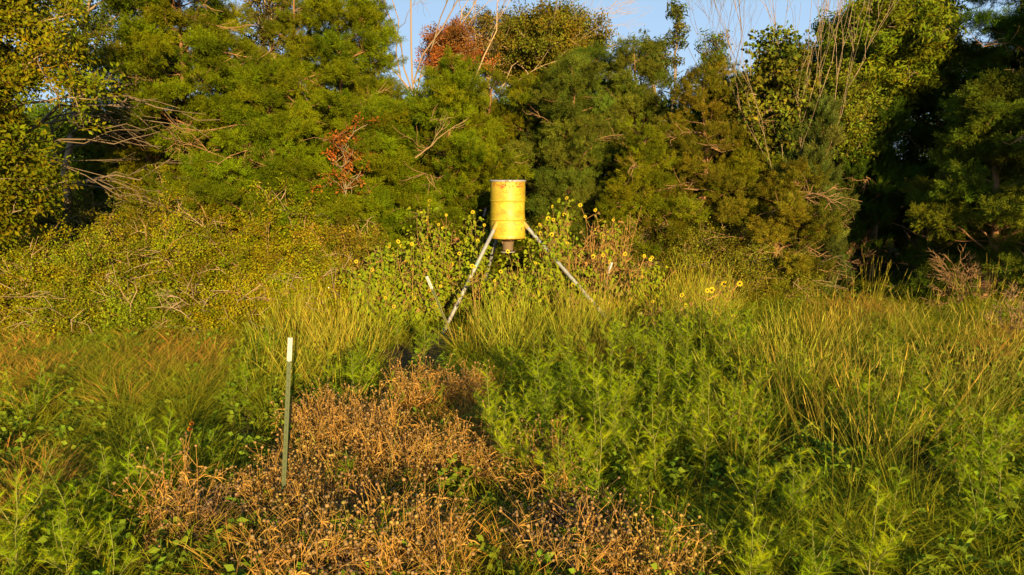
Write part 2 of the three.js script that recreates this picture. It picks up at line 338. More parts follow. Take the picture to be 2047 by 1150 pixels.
// the left half
cedar({ u: 400, d: 13.2, top: -90, r: 1.25, low: 0.42, girth: 0.09, n: 60, seed: 1, tint: GREEN, label: 'tall cedar left of centre with its bare orange trunk showing under the crown' });
cedar({ u: 300, d: 14.6, top: 40, r: 1.3, low: 0.2, seed: 2, tint: OLIVE, label: 'olive cedar behind the long dead limb at upper left' });
cedar({ u: 545, d: 12.6, top: 130, r: 1.35, n: 66, seed: 3, tint: GREEN, label: 'broad bright green cedar standing between the tall bare-trunked cedar and the orange sapling' });
cedar({ u: 660, d: 13.7, top: -80, r: 1.3, n: 70, low: 0.12, seed: 4, tint: GREEN, label: 'tall cedar running out of the top of the picture above the orange sapling' });
cedar({ u: 755, d: 14.2, top: -15, r: 1.0, n: 50, seed: 5, tint: OLIVE, label: 'narrow cedar spire just left of the leafless grey tree' });
cedar({ u: 745, d: 12.7, top: 200, r: 1.1, n: 58, seed: 6, tint: GREEN, label: 'rounded cedar right of the orange sapling and left of the barrel' });
cedar({ u: 905, d: 13.3, top: 118, r: 1.32, n: 74, seed: 7, tint: GREEN, size: 0.28, label: 'full bright cedar directly behind the left side of the yellow barrel' });
cedar({ u: 470, d: 15.2, top: 10, r: 1.2, seed: 8, tint: OLIVE, label: 'cedar in the second row right of the bare orange trunk' });
// the right half
cedar({ u: 1050, d: 15.8, top: 150, r: 1.1, n: 54, seed: 20, tint: OLIVE, label: 'cedar behind the barrel whose top lies under the round oak' });
cedar({ u: 985, d: 16.4, top: 165, r: 1.0, n: 50, seed: 19, tint: OLIVE, label: 'cedar under the sparse twiggy tree on the skyline' });
cedar({ u: 1140, d: 14.6, top: 120, r: 1.2, n: 60, seed: 21, tint: col(0.085, 0.105, 0.009), label: 'dark cedar to the upper right of the yellow barrel' });
cedar({ u: 1245, d: 15.4, top: 85, r: 1.1, n: 58, seed: 22, tint: col(0.095, 0.11, 0.009), label: 'pointed cedar whose tip meets the sky right of the round oak' });
cedar({ u: 1390, d: 13.9, top: 120, r: 1.05, n: 50, dead: 22, deadTop: 0.8, deadFront: true, seed: 23, tint: BROWNISH, label: 'brownish cedar full of bare dead twigs right of centre' });
cedar({ u: 1290, d: 13.5, top: 265, r: 0.85, n: 42, dead: 12, deadTop: 0.8, deadFront: true, seed: 24, tint: OLIVE, label: 'low olive cedar in front of the dark gap right of the barrel' });
cedar({ u: 1615, d: 13.4, top: 215, r: 0.7, n: 46, plume: true, seed: 25, size: 0.34, tint: col(0.085, 0.105, 0.016), label: 'small cedar with upright plume-like sprays at the left edge of the dark hollow' });
cedar({ u: 1555, d: 13.0, top: 335, r: 0.95, n: 36, dead: 26, deadTop: 0.95, deadFront: true, seed: 26, tint: BROWNISH, label: 'half dead cedar with a tangle of bare twigs above the round-leaved shrubs' });
cedar({ u: 1470, d: 14.2, top: 250, r: 1.0, n: 46, dead: 10, seed: 27, tint: OLIVE, label: 'olive cedar behind the half dead cedar' });
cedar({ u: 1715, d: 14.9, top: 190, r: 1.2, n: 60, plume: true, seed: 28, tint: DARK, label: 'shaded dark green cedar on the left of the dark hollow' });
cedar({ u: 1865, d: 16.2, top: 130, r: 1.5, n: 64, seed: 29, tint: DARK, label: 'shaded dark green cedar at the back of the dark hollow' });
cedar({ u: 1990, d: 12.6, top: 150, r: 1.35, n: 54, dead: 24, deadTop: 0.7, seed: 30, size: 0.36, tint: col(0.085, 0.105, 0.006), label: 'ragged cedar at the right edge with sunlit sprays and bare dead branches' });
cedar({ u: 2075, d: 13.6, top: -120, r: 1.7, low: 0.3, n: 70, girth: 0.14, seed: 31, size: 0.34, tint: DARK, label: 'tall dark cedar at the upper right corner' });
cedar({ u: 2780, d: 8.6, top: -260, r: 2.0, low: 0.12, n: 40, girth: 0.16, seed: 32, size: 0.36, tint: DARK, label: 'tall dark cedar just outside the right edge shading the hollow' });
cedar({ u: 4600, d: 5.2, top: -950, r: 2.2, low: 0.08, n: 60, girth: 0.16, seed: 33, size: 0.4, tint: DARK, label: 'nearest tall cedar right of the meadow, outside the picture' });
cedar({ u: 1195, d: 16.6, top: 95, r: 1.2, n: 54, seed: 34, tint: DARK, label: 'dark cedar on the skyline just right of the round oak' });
cedar({ u: 1450, d: 15.8, top: 115, r: 1.1, n: 54, seed: 35, tint: OLIVE, label: 'cedar on the skyline left of the heart-leaved tree' });
cedar({ u: 590, d: 15.6, top: -30, r: 1.25, n: 58, seed: 36, tint: OLIVE, label: 'second-row cedar between the two tall front cedars' });
// broadleaved trees
broadleaf({ u: -40, v: 60, d: 9.7, foot: -190, rx: 1.55, ry: 1.5, rz: 1.3, n: 34, clumps: 10, fill: 5, size: 0.3, seed: 41, tint: YEL, mat: M.soft, label: 'yellow-green broadleaved tree hanging in at the upper left corner' });
broadleaf({ u: 10, v: 350, d: 9.9, foot: -160, rx: 0.55, ry: 0.95, n: 22, clumps: 8, fill: 4, size: 0.3, seed: 42, tint: YEL, name: 'broadleaf_sapling', label: 'yellow-green leafy sapling at the left edge below the corner tree', mat: M.soft });
broadleaf({ u: 190, v: 40, d: 15.5, foot: 120, rx: 1.9, ry: 1.5, n: 26, clumps: 8, fill: 4, seed: 43, tint: col(0.05, 0.066, 0.012), label: 'dark loose oak behind the upper left with sky showing through its crown' });
broadleaf({ u: 545, v: 60, d: 16.5, rx: 0.9, ry: 1.2, n: 16, clumps: 6, fill: 4, seed: 44, tint: col(0.08, 0.075, 0.012), bark: BARK.pale, label: 'thin pale-limbed tree in the sky gap between the two tall cedars' });
broadleaf({ u: 905, v: 112, d: 19.5, foot: 850, rx: 0.95, ry: 0.72, n: 22, clumps: 9, fill: 4, size: 0.26, seed: 45, tint: col(0.19, 0.075, 0.016), bark: BARK.pale, label: 'russet-leaved oak on the skyline left of the round oak' });
broadleaf({ u: 975, v: 90, d: 21, rx: 0.75, ry: 1.05, n: 20, clumps: 8, fill: 2, size: 0.26, seed: 46, tint: col(0.10, 0.085, 0.016), bark: BARK.pale, label: 'sparse twiggy tree on the skyline between russet oak and round oak' });
broadleaf({ u: 1085, v: 105, d: 22, rx: 2.6, ry: 1.15, n: 60, clumps: 12, fill: 4, size: 0.36, fork: 1.15, girth: 0.2, seed: 47, tint: col(0.10, 0.095, 0.007), bark: BARK.pale, label: 'round-crowned olive oak on the skyline above the yellow barrel' });
broadleaf({ u: 1300, v: 115, d: 16.8, rx: 0.45, ry: 0.36, n: 12, clumps: 6, fill: 2, reach: 0.4, size: 0.3, hang: 0.3, girth: 0.05, kind: 'long', seed: 48, tint: col(0.07, 0.085, 0.014), name: 'broadleaf_sapling', label: 'sapling with long drooping leaves below the leafy spire' });
broadleaf({ u: 1352, v: 50, d: 16.9, rx: 0.1, ry: 0.7, n: 9, clumps: 3, fill: 1, size: 0.3, reach: 0.2, hang: 0.3, girth: 0.035, kind: 'long', seed: 49, tint: col(0.07, 0.085, 0.014), name: 'broadleaf_sapling', label: 'thin spire of long drooping leaves reaching the top of the picture' });
broadleaf({ u: 1425, v: 105, d: 16.7, rx: 0.25, ry: 0.42, n: 9, clumps: 4, fill: 1, size: 0.28, reach: 0.3, hang: 0.3, girth: 0.035, kind: 'long', seed: 50, tint: col(0.07, 0.09, 0.014), name: 'broadleaf_sapling', label: 'short leafy sapling right of the leafy spire against the sky' });
broadleaf({ u: 1545, v: 215, d: 14.0, foot: 1590, rx: 0.85, ry: 1.15, n: 28, clumps: 9, fill: 4, size: 0.3, kind: 'heart', seed: 51, tint: col(0.095, 0.105, 0.008), label: 'broad heart-leaved tree around the bare upright stems' });
broadleaf({ u: 1780, v: 95, d: 15.4, rx: 1.65, ry: 1.35, n: 42, clumps: 11, fill: 5, size: 0.3, kind: 'long', hang: 0.4, seed: 52, tint: col(0.10, 0.125, 0.005), label: 'large yellow-green tree above the dark hollow' });
broadleaf({ u: 1690, v: 230, d: 14.6, rx: 0.75, ry: 0.7, n: 20, clumps: 8, fill: 4, size: 0.28, seed: 53, tint: col(0.1, 0.125, 0.008), label: 'smaller green tree below the large yellow-green tree' });
broadleaf({ u: 690, v: 325, d: 12.0, rx: 0.4, ry: 0.5, n: 12, clumps: 3, fill: 1, size: 0.24, girth: 0.02, reach: 0.45, seed: 54, tint: col(0.28, 0.105, 0.018), name: 'broadleaf_sapling', label: 'orange-leaved sapling among the green cedars', mat: M.soft });
// bare wood
bareTree('leafless_tree', 'tall leafless grey tree against the sky above the russet oak', 'tree', footAt(822, 19), V(0.02, 1, 0), 5.0, 0.045, 7, 61, { lowest: 0.86, bark: col(0.27, 0.19, 0.12), first: 7, wide: 1.15, pull: [0, 0.1, 0], crook: 0.14 });
bareTree('leafless_tree', 'leafless trunk slanting to the right through the russet oak', 'tree', footAt(800, 19.3), V(0.42, 1, 0), 4.6, 0.04, 6, 62, { lowest: 0.8, bark: BARK.pale, pull: [0.15, 0.15, 0] });
bareTree('leafless_tree', 'thin leafless twigs faint against the sky right of the leafy spire', 'tree', footAt(1490, 21), V(-0.02, 1, 0), 4.0, 0.03, 6, 63, { bark: BARK.grey, pull: [0, 0.4, 0] });
for (const [u, dx, L, s, say] of [[1590, -0.12, 3.0, 64, 'leftmost'], [1600, 0.02, 3.3, 65, 'middle'], [1605, 0.12, 3.1, 66, 'rightmost']])
  bareTree('leafless_sapling', say + ' of the bare upright stems rising out of the heart-leaved tree', 'tree', footAt(u, 13.6), V(dx, 1, 0.03), L, 0.017, 4, s, { bark: BARK.pale, first: 3, wide: 0.5, pull: [0, 0.4, 0], crook: 0.08 });
bareTree('dead_tree', 'dead grey tree leaning in from the left with drooping bare limbs', 'tree', footAt(-110, 11.7), V(0.42, 1.25, 0.02), 2.75, 0.06, 4, 67, { bark: col(0.15, 0.105, 0.065), first: 4, wide: 0.9, pull: [0.38, -0.25, 0], crook: 0.2 });
bareTree('dead_tree', 'dead limb with hanging twigs under the leaning dead tree', 'tree', footAt(40, 12.2), V(0.2, 1.25, 0.1), 2.2, 0.04, 4, 68, { bark: col(0.13, 0.095, 0.065), first: 3, wide: 0.9, pull: [0.3, -0.4, 0.1], crook: 0.2 });
bareTree('dead_branch', 'fallen pale branch caught in the cedar left of the barrel', 'branch', at(830, 316, 12.1), V(0.75, 0.62, 0.1), 0.5, 0.014, 2, 69, { bark: col(0.28, 0.18, 0.09), first: 3, wide: 0.7 });
bareTree('dead_bush', 'bare brown dead bush in front of the dark hollow', 'bush', footAt(1945, 12.0), V(-0.35, 0.9, 0.25), 0.42, 0.022, 5, 70, { bark: col(0.26, 0.15, 0.07), first: 9, wide: 1.0, pull: [-0.15, 0.0, 0.05] });
bareTree('dead_bush', 'grey dead bush at the right edge beside the tall grass', 'bush', footAt(2050, 9.8), V(-0.1, 0.9, 0.2), 0.36, 0.02, 5, 71, { bark: col(0.28, 0.17, 0.08), first: 8, wide: 1.0, pull: [-0.05, 0.05, 0.05] });

// shrubs
const SH = col(0.142, 0.150, 0.004);
const shrubs = [
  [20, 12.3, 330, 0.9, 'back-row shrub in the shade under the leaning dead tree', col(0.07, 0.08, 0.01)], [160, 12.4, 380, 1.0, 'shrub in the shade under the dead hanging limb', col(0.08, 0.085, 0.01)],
  [300, 12.0, 360, 1.0, 'tall tangled shrub below the bare orange trunk', SH], [430, 12.0, 370, 1.0, 'tangled shrub right of the bare orange trunk with pale canes', SH],
  [560, 11.9, 395, 0.95, 'tangled shrub under the broad bright green cedar', SH], [680, 11.9, 410, 0.85, 'warm brownish shrub under the orange sapling', col(0.155, 0.14, 0.009)],
  [60, 10.9, 455, 0.95, 'yellow-green shrub at the left edge under the leafy sapling', SH], [210, 11.0, 470, 0.95, 'dense shrub in the left front row second from the edge', col(0.14, 0.155, 0.006)],
  [350, 11.1, 480, 0.95, 'shrub with crossed bare canes above the dry orange grass', SH], [490, 11.2, 490, 0.9, 'yellowish shrub behind the tall straw-coloured grass', SH], [620, 11.3, 500, 0.8, 'low shrub left of the sunflowers', SH],
  [130, 10.3, 590, 0.7, 'low leafy shrub at the foot of the left thicket', col(0.13, 0.152, 0.006)], [270, 10.4, 590, 0.65, 'low green shrub at the foot of the thicket beside the dry orange grass', col(0.12, 0.152, 0.006)], [420, 10.5, 600, 0.6, 'low shrub at the foot of the thicket behind the front post', SH],
];
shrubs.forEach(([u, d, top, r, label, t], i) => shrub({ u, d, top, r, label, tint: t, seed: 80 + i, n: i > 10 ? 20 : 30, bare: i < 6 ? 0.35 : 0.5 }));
for (const [u, d, top, r, label] of [[1360, 13.2, 440, 0.75, 'round-leaved green shrub right of the sunflowers'], [1480, 13.0, 450, 0.8, 'round-leaved green shrub under the half dead cedar'], [1585, 13.3, 480, 0.6, 'small round-leaved shrub at the mouth of the dark hollow'], [1260, 13.6, 420, 0.7, 'shrub behind the right side of the sunflowers']])
  shrub({ u, d, top, r, label, seed: 100 + u % 37, n: 26, bare: 0.2, tint: col(0.115, 0.125, 0.009), size: 0.23 });
for (const [u, d, top, label] of [[1700, 15.0, 470, 'brown bare undergrowth on the left of the dark hollow'], [1830, 15.2, 480, 'bare undergrowth at the right of the dark hollow']])
  bareTree('dead_bush', label, 'bush', footAt(u, d), V(0.05, 1, 0.2), 0.5, 0.02, 5, u, { bark: col(0.2, 0.12, 0.06), first: 8, wide: 1.1, pull: [0, 0.05, 0.05] });

// the wood behind, which reads as one dark mass between the front trees
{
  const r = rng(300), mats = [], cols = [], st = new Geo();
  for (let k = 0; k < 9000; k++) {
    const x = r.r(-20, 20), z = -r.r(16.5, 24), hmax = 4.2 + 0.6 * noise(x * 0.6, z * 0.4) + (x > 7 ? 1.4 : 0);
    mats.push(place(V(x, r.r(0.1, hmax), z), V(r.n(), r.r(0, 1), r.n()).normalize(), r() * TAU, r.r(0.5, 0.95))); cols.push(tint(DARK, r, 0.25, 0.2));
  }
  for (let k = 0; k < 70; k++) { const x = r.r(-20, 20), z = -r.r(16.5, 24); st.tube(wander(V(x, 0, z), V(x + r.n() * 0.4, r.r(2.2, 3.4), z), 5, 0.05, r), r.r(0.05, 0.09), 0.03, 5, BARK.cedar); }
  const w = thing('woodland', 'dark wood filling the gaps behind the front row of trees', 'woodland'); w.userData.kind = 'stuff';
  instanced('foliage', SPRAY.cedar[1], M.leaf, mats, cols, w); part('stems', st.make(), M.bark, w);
}

// ================================================================ GAME FEEDER
{
  const D = 11.5, topP = at(1015, 361, D), botP = at(1015, 475, D), BH = topP.y - botP.y, R = 0.292, g0 = ground(topP.x, -D);
  const f = thing('game_feeder', 'yellow steel drum game feeder on three pipe legs among the sunflowers', 'feeder', [topP.x, g0, -D]);
  const yb = botP.y - g0, yt = topP.y - g0;
  // painted drum skin: rust, scuffs, chipped paint
  const w = 1024, h = 1024, data = new Uint8Array(w * h * 4), ro = new Uint8Array(w * h * 4), rr = rng(77);
  const spots = []; for (let k = 0; k < 60; k++) spots.push([rr(), rr() < 0.6 ? rr.r(0.86, 0.985) : rr(), rr.r(0.002, 0.008) * (rr() < 0.15 ? 2.2 : 1)]);
  for (let k = 0; k < 26; k++) spots.push([0.35 + 0.3 * rr(), rr.r(0.885, 0.965), rr.r(0.004, 0.012)]);
  for (const [a, b] of [[0.44, 0.13], [0.476, 0.14], [0.51, 0.145], [0.545, 0.14], [0.58, 0.145], [0.46, 0.81], [0.49, 0.83], [0.5, 0.8], [0.48, 0.8]]) spots.push([a, b, 0.006]);
  for (let j = 0; j < h; j++) for (let i = 0; i < w; i++) {
    const u = i / w, v = j / h, n1 = noise(u * 40, v * 40), n2 = noise(u * 110 + 7, v * 110), n3 = noise(u * 9 + 3, v * 9 + 5);
    let rust = 0, grey = 0;
    for (const [a, b, s] of spots) { const dx = (u - a) * 1.85, dy = v - b; const q = s * s / (dx * dx + dy * dy + 1e-7); if (q > 0.15) rust += 0.75 * q * (0.55 + 0.5 * n1 + 0.4 * n2); }
    rust += Math.max(0, (v - 0.975) * 30) * (0.6 + n1) + Math.max(0, 0.02 - v) * 30 * (0.7 + n2);
    for (const hp of [0.655, 0.325]) rust += 0.55 * gauss((v - hp) / 0.006) * Math.max(0, n3 + 0.25 * n2 + 0.05);
    rust += 0.35 * gauss((v - 0.94) / 0.03) * Math.max(0, n1 * 0.6 + n2 * 0.5 + n3 * 0.4);
    const dx = (u - 0.52) / 0.09, arc = 0.435 - 0.075 * dx + 0.03 * dx * dx; if (Math.abs(dx) < 1.15) grey += gauss((v - arc) / 0.010) * (0.6 + 0.5 * n2);
    const ax = (u - 0.60) / 0.055, ay = (v - 0.28) / 0.035, rad = Math.hypot(ax, ay); grey += 0.55 * gauss((rad - 1) / 0.25) * (0.5 + 0.6 * n1);
    const bx = u - 0.505, by = v - 0.265 - 0.01 * Math.sin(u * 120); if (Math.abs(bx) < 0.05) grey += 0.5 * gauss(by / 0.009);
    const cx = (u - 0.645) / 0.016, cy = (v - 0.17) / 0.03; const green = gauss(cx * cx + cy * cy) * (0.6 + 0.5 * n1);
    rust += 0.7 * Math.max(0, noise(u * 70, v * 3 + 9) - 0.35) * gauss((v - 0.93) / 0.1) + 0.5 * Math.max(0, noise(u * 60 + 20, v * 4) - 0.45) * (gauss((v - 0.61) / 0.05) + gauss((v - 0.28) / 0.06));
    grey += 0.35 * Math.max(0, noise(u * 14, v * 5 + 30) + 0.3 * n2 - 0.25) + (Math.abs(noise(u * 6 + v * 9, v * 30 + u * 7)) < 0.03 ? 0.25 : 0);
    rust = Math.min(1, Math.max(0, rust)); grey = Math.min(0.75, Math.max(0, grey));
    const dirt = 0.05 * n3 + 0.04 * n1 + 0.03 * n2;
    let R_ = 0.675 + dirt, G_ = 0.585 + dirt * 1.1, B_ = 0.15 + dirt * 0.5;        // sRGB
    R_ += (0.50 - R_) * grey; G_ += (0.46 - G_) * grey; B_ += (0.30 - B_) * grey;
    R_ += (0.2 - R_) * Math.min(1, green); G_ += (0.33 - G_) * Math.min(1, green); B_ += (0.28 - B_) * Math.min(1, green);
    R_ += (0.56 - R_) * rust; G_ += (0.25 - G_) * rust; B_ += (0.07 - B_) * rust;
    const k = (j * w + i) * 4; data[k] = R_ * 255; data[k + 1] = G_ * 255; data[k + 2] = B_ * 255; data[k + 3] = 255;
    ro[k] = ro[k + 1] = ro[k + 2] = 255 * Math.min(1, 0.5 + 0.1 * n3 + 0.4 * rust); ro[k + 3] = 255;
  }
  const tex = (a, srgb) => { const t = new THREE.DataTexture(a, w, h); t.magFilter = t.minFilter = THREE.LinearFilter; t.wrapS = THREE.RepeatWrapping; if (srgb) t.colorSpace = THREE.SRGBColorSpace; t.needsUpdate = true; return t; };
  const paint = new THREE.MeshStandardMaterial({ map: tex(data, true), roughnessMap: tex(ro), roughness: 1, metalness: 0 });
  const prof = [[0, 0], [R - 0.02, 0], [R - 0.004, -0.008], [R + 0.004, 0], [R + 0.004, 0.01], [R - 0.004, 0.02]];
  const hoop = (t) => { for (let k = -4; k <= 4; k++) prof.push([R - 0.004 + 0.011 * Math.cos(k / 4 * Math.PI / 2) ** 1.5, BH * t + k * 0.0042]); };
  for (let k = 1; k < 6; k++) prof.push([R - 0.004, 0.02 + (BH * 0.325 - 0.04) * k / 6]);
  hoop(0.325); for (let k = 1; k < 6; k++) prof.push([R - 0.004 + 0.0015 * Math.sin(k), BH * (0.325 + 0.33 * k / 6)]);
  hoop(0.655); for (let k = 1; k < 6; k++) prof.push([R - 0.004 + 0.0015 * Math.sin(k * 2), BH * (0.655 + 0.32 * k / 6)]);
  prof.push([R - 0.004, BH - 0.03], [R - 0.001, BH - 0.02], [R - 0.001, BH - 0.006], [R - 0.02, BH - 0.006]);
  const lathe = (pts, n = 72) => { const g = new THREE.LatheGeometry(pts.map(([a, b]) => new THREE.Vector2(a, b)), n, Math.PI, TAU); return g; };
  const dg = lathe(prof), uv = dg.attributes.uv, ps = dg.attributes.position;
  for (let k = 0; k < uv.count; k++) uv.setY(k, Math.min(0.999, Math.max(0.001, ps.getY(k) / BH)));
  for (let k = 0; k < ps.count; k++) {                                // dents
    const x = ps.getX(k), y = ps.getY(k), z = ps.getZ(k), a = Math.atan2(x, z), dn = 1 - 0.018 * Math.max(0, noise(a * 2.2 + 3, y * 4 + 1)) - 0.03 * Math.exp(-(((a - 1.45) / 0.5) ** 2 + ((y - BH * 0.5) / 0.12) ** 2));
    ps.setX(k, x * dn); ps.setZ(k, z * dn);
  }
  dg.computeVertexNormals();
  const drum = part('drum', dg, paint, f); drum.position.y = yb;
  const zinc = new THREE.MeshStandardMaterial({ color: col(0.42, 0.38, 0.34), roughness: 0.5, metalness: 0.35 });
  const rusty = std({ roughness: 0.9, vertexColors: false }); rusty.color = col(0.19, 0.1, 0.05);
  const lid = part('lid', lathe([[0, 0.012], [0.05, 0.014], [R - 0.05, 0.008], [R - 0.035, 0], [R - 0.01, 0], [R - 0.01, -0.012], [0, -0.012]]), zinc, f); lid.position.y = yt - 0.004;
  const ring = part('lock_ring', new THREE.TorusGeometry(R - 0.002, 0.0125, 8, 72), zinc, f); ring.rotation.x = Math.PI / 2; ring.scale.z = 1.15; ring.position.y = yt - 0.006;
  { const g = new Geo(); const pts = []; for (let k = 0; k <= 8; k++) { const a = -0.12 + 0.42 * k / 8; pts.push(V(Math.sin(a) * (R + 0.014), yt - 0.008 + 0.01 * Math.sin(k), Math.cos(a) * (R + 0.014))); } g.tube(pts, 0.009, 0.007, 6, col(0.28, 0.2, 0.13)); part('ring_clasp', g.make(), M.bark, f); }
  // dispenser under the drum
  const fun = part('funnel', lathe([[0.17, 0], [0.09, -0.05], [0.075, -0.05], [0.15, 0]], 32), rusty, f); fun.position.y = yb - 0.004;
  const box = new THREE.MeshStandardMaterial({ color: col(0.13, 0.085, 0.045), roughness: 0.8 });
  const mot = part('motor_housing', lathe([[0, -0.215], [0.085, -0.215], [0.092, -0.205], [0.092, -0.105], [0.1, -0.1], [0.1, -0.075], [0.085, -0.06], [0, -0.06]], 32), box, f); mot.position.y = yb;
  for (let k = 0; k < 4; k++) { const g = new Geo(), a = k * TAU / 4 + 0.5; g.tube([V(Math.sin(a) * 0.12, yb, Math.cos(a) * 0.12), V(Math.sin(a) * 0.1, yb - 0.1, Math.cos(a) * 0.1)], 0.007, 0.007, 5, col(0.2, 0.12, 0.07)); part('motor_bracket', g.make(), M.bark, f); }
  const spin = part('spinner_plate', new THREE.CylinderGeometry(0.11, 0.125, 0.012, 32), zinc, f); spin.position.y = yb - 0.238;
  // legs
  const legTop = (a) => V(Math.sin(a) * (R - 0.02), yb + 0.24, Math.cos(a) * (R - 0.02));
  const foots = [onHeight(878, 668, 0.0), onHeight(1252, 668, 0.0), V(topP.x - 0.62, 0, -D - 1.35)].map((p) => V(p.x - topP.x, -0.06, p.z + D));
  [[-0.72], [1.33], [-2.72]].forEach(([a], i) => {
    const A = legTop(a), B = foots[i], dir = B.clone().sub(A).normalize(), g = new Geo(), n = 40, r = rng(400 + i), s = new Geo();
    const base = [col(0.36, 0.33, 0.29), col(0.34, 0.33, 0.31), col(0.33, 0.31, 0.28)][i], pts = [];
    for (let k = 0; k <= n; k++) pts.push(A.clone().lerp(B, k / n));
    g.tube(pts, 0.030, 0.030, 14, base);
    const cs = []; for (let k = 0; k <= n; k++) { const q = k / n; let c = base.clone().multiplyScalar(r.r(0.85, 1.1)); const blue = i === 0 ? (q < 0.3 ? 0.45 : (q > 0.5 && q < 0.56) ? 0.8 : (q > 0.3 && q < 0.5 ? r() * 0.75 : r() < 0.08 ? 0.4 : 0)) : r() * 0.5; c.lerp(i === 0 && q > 0.3 && q < 0.42 ? col(0.08, 0.26, 0.24) : col(0.10, 0.15, 0.21), blue * 0.8); cs.push(c); }
    for (let k = 0; k <= n; k++) for (let q = 0; q < 14; q++) { const e = (k * 14 + q) * 3, m = 0.9 + 0.2 * noise(q * 1.7, k * 0.9 + i * 20); g.c[e] = cs[k].r * m; g.c[e + 1] = cs[k].g * m; g.c[e + 2] = cs[k].b * m; }
    const leg = part('leg', g.make(), std({ roughness: 0.55, metalness: 0.1 }), f); leg.userData.label = ['front left pipe leg with chipped blue paint', 'right pipe leg', 'rear pipe leg'][i];
    s.tube([A.clone().addScaledVector(dir, -0.03), A.clone().addScaledVector(dir, 0.11)], 0.037, 0.037, 14, i === 0 ? col(0.4, 0.27, 0.04) : col(0.36, 0.27, 0.06), col(0.3, 0.2, 0.06));
    part('leg_socket', s.make(), std({ roughness: 0.7 }), f);
  });
}

// ---------------------------------------------------------------- T-posts
function tPost(label, top, low, length, whiteLen, turn, size = 1) {
  const dir = top.clone().sub(low).normalize(), foot = top.clone().addScaledVector(dir, -length), t0 = thing('fence_post', label, 'fence post', [foot.x, foot.y, foot.z], 'steel fence posts with white tips');
  t0.quaternion.setFromUnitVectors(UP, dir); t0.rotateY(Math.PI + turn);
  const sh = new THREE.Shape(), a = 0.019 * size, th = 0.0048 * size, d = 0.024 * size;
  [[-a, -th], [-a, 0], [-th * 0.7, th * 0.5], [-th * 0.55, d], [th * 0.55, d], [th * 0.7, th * 0.5], [a, 0], [a, -th]].forEach(([x, y], i) => i ? sh.lineTo(x, y) : sh.moveTo(x, y));
  const ext = (len, k) => { const g = new THREE.ExtrudeGeometry(sh, { depth: len, bevelEnabled: true, bevelThickness: 0.001, bevelSize: 0.0007 * k, bevelSegments: 1 }); g.rotateX(-Math.PI / 2); return g; };
  const green = new THREE.MeshStandardMaterial({ color: col(0.062, 0.078, 0.028), roughness: 0.55 }), white = new THREE.MeshStandardMaterial({ color: col(0.38, 0.36, 0.35), roughness: 0.6 });
  part('post_shaft', ext(length - whiteLen, 1), green, t0);
  const tip = part('painted_tip', ext(whiteLen, 2), white, t0); tip.position.y = length - whiteLen + 0.002; tip.userData.label = 'white painted tip';
  const stud = new THREE.CapsuleGeometry(0.005 * size, 0.009 * size, 3, 6);
  for (let y = 0.25; y < length - 0.03; y += 0.054) { const s = part('stud', stud, y > length - whiteLen ? white : green, t0); s.position.set(0, y, -d - 0.002); }
  return t0;
}
tPost('green steel fence post with white tip standing nearest, in the dry brown weeds', at(580, 676, 4.6), at(567, 965, 4.62), 1.52, 0.165, 0.25, 0.74);
tPost('thin leaning fence post with white tip left of the front left feeder leg', at(853, 553, 9.7), at(885, 628, 9.85), 1.15, 0.2, 0.3);
tPost('leaning white-tipped fence post right of the right feeder leg', at(1223, 525, 11.2), at(1206, 575, 11.2), 1.0, 0.18, -0.2);
tPost('white-tipped fence post showing behind the left edge of the barrel', at(971, 416, 13.0), at(962, 448, 13.0), 1.9, 0.16, 0.1);

// ================================================================ SUNFLOWERS
const petals = [], discs = [];
for (let k = 0; k < 3; k++) {
  const g = new Geo(), r = rng(500 + k), n = 15 + k;
  for (let q = 0; q < n; q++) { const a = q / n * TAU + r.r(-0.08, 0.08), d = V(Math.cos(a), Math.sin(a), r.r(-0.1, 0.28)).normalize(); g.leaf(V(Math.cos(a) * 0.3, Math.sin(a) * 0.3, 0), d, 0.7 * r.r(0.85, 1.1), 0.27, V(-Math.sin(a), Math.cos(a), r.r(-0.2, 0.2)), col(0.58, 0.42, 0.015), col(0.66, 0.54, 0.03), 2, null, 0.5); }
  petals.push(g.make());
  const b = new Geo(); b.ball(V(0, 0, 0.03), 0.4, col(0.045, 0.025, 0.01), 0.9, 9); const bg = b.make(); bg.scale(1, 1, 0.5); discs.push(bg);
}
function heartLeaf(g, b, d, L, s, c) {                                 // broad pointed leaf, bent along the rib
  const nrm = V().crossVectors(s, d).normalize(), P = (f, w, dr) => b.clone().addScaledVector(d, L * f).addScaledVector(s, L * w).addScaledVector(UP, -L * dr).addScaledVector(nrm, -Math.abs(w) * L * 0.25);
  const m = [P(0, 0, 0), P(0.35, 0, 0), P(0.7, 0, 0.08), P(1.05, 0, 0.22)].map((p) => g.v(p, c)), l = [P(0.05, -0.3, 0), P(0.35, -0.4, 0.02), P(0.72, -0.2, 0.1)].map((p) => g.v(p, c)), q = [P(0.05, 0.3, 0), P(0.35, 0.4, 0.02), P(0.72, 0.2, 0.1)].map((p) => g.v(p, c));
  for (const [e, f] of [[l, 0], [q, 1]]) { const t = (a, b2, c2) => f ? g.tri(a, c2, b2) : g.tri(a, b2, c2); t(m[0], m[1], e[0]); t(m[1], e[1], e[0]); t(m[1], m[2], e[1]); t(m[2], e[2], e[1]); t(m[2], m[3], e[2]); }
}
const SUNLEAF = col(0.135, 0.16, 0.006), SUNSTEM = col(0.24, 0.17, 0.05);
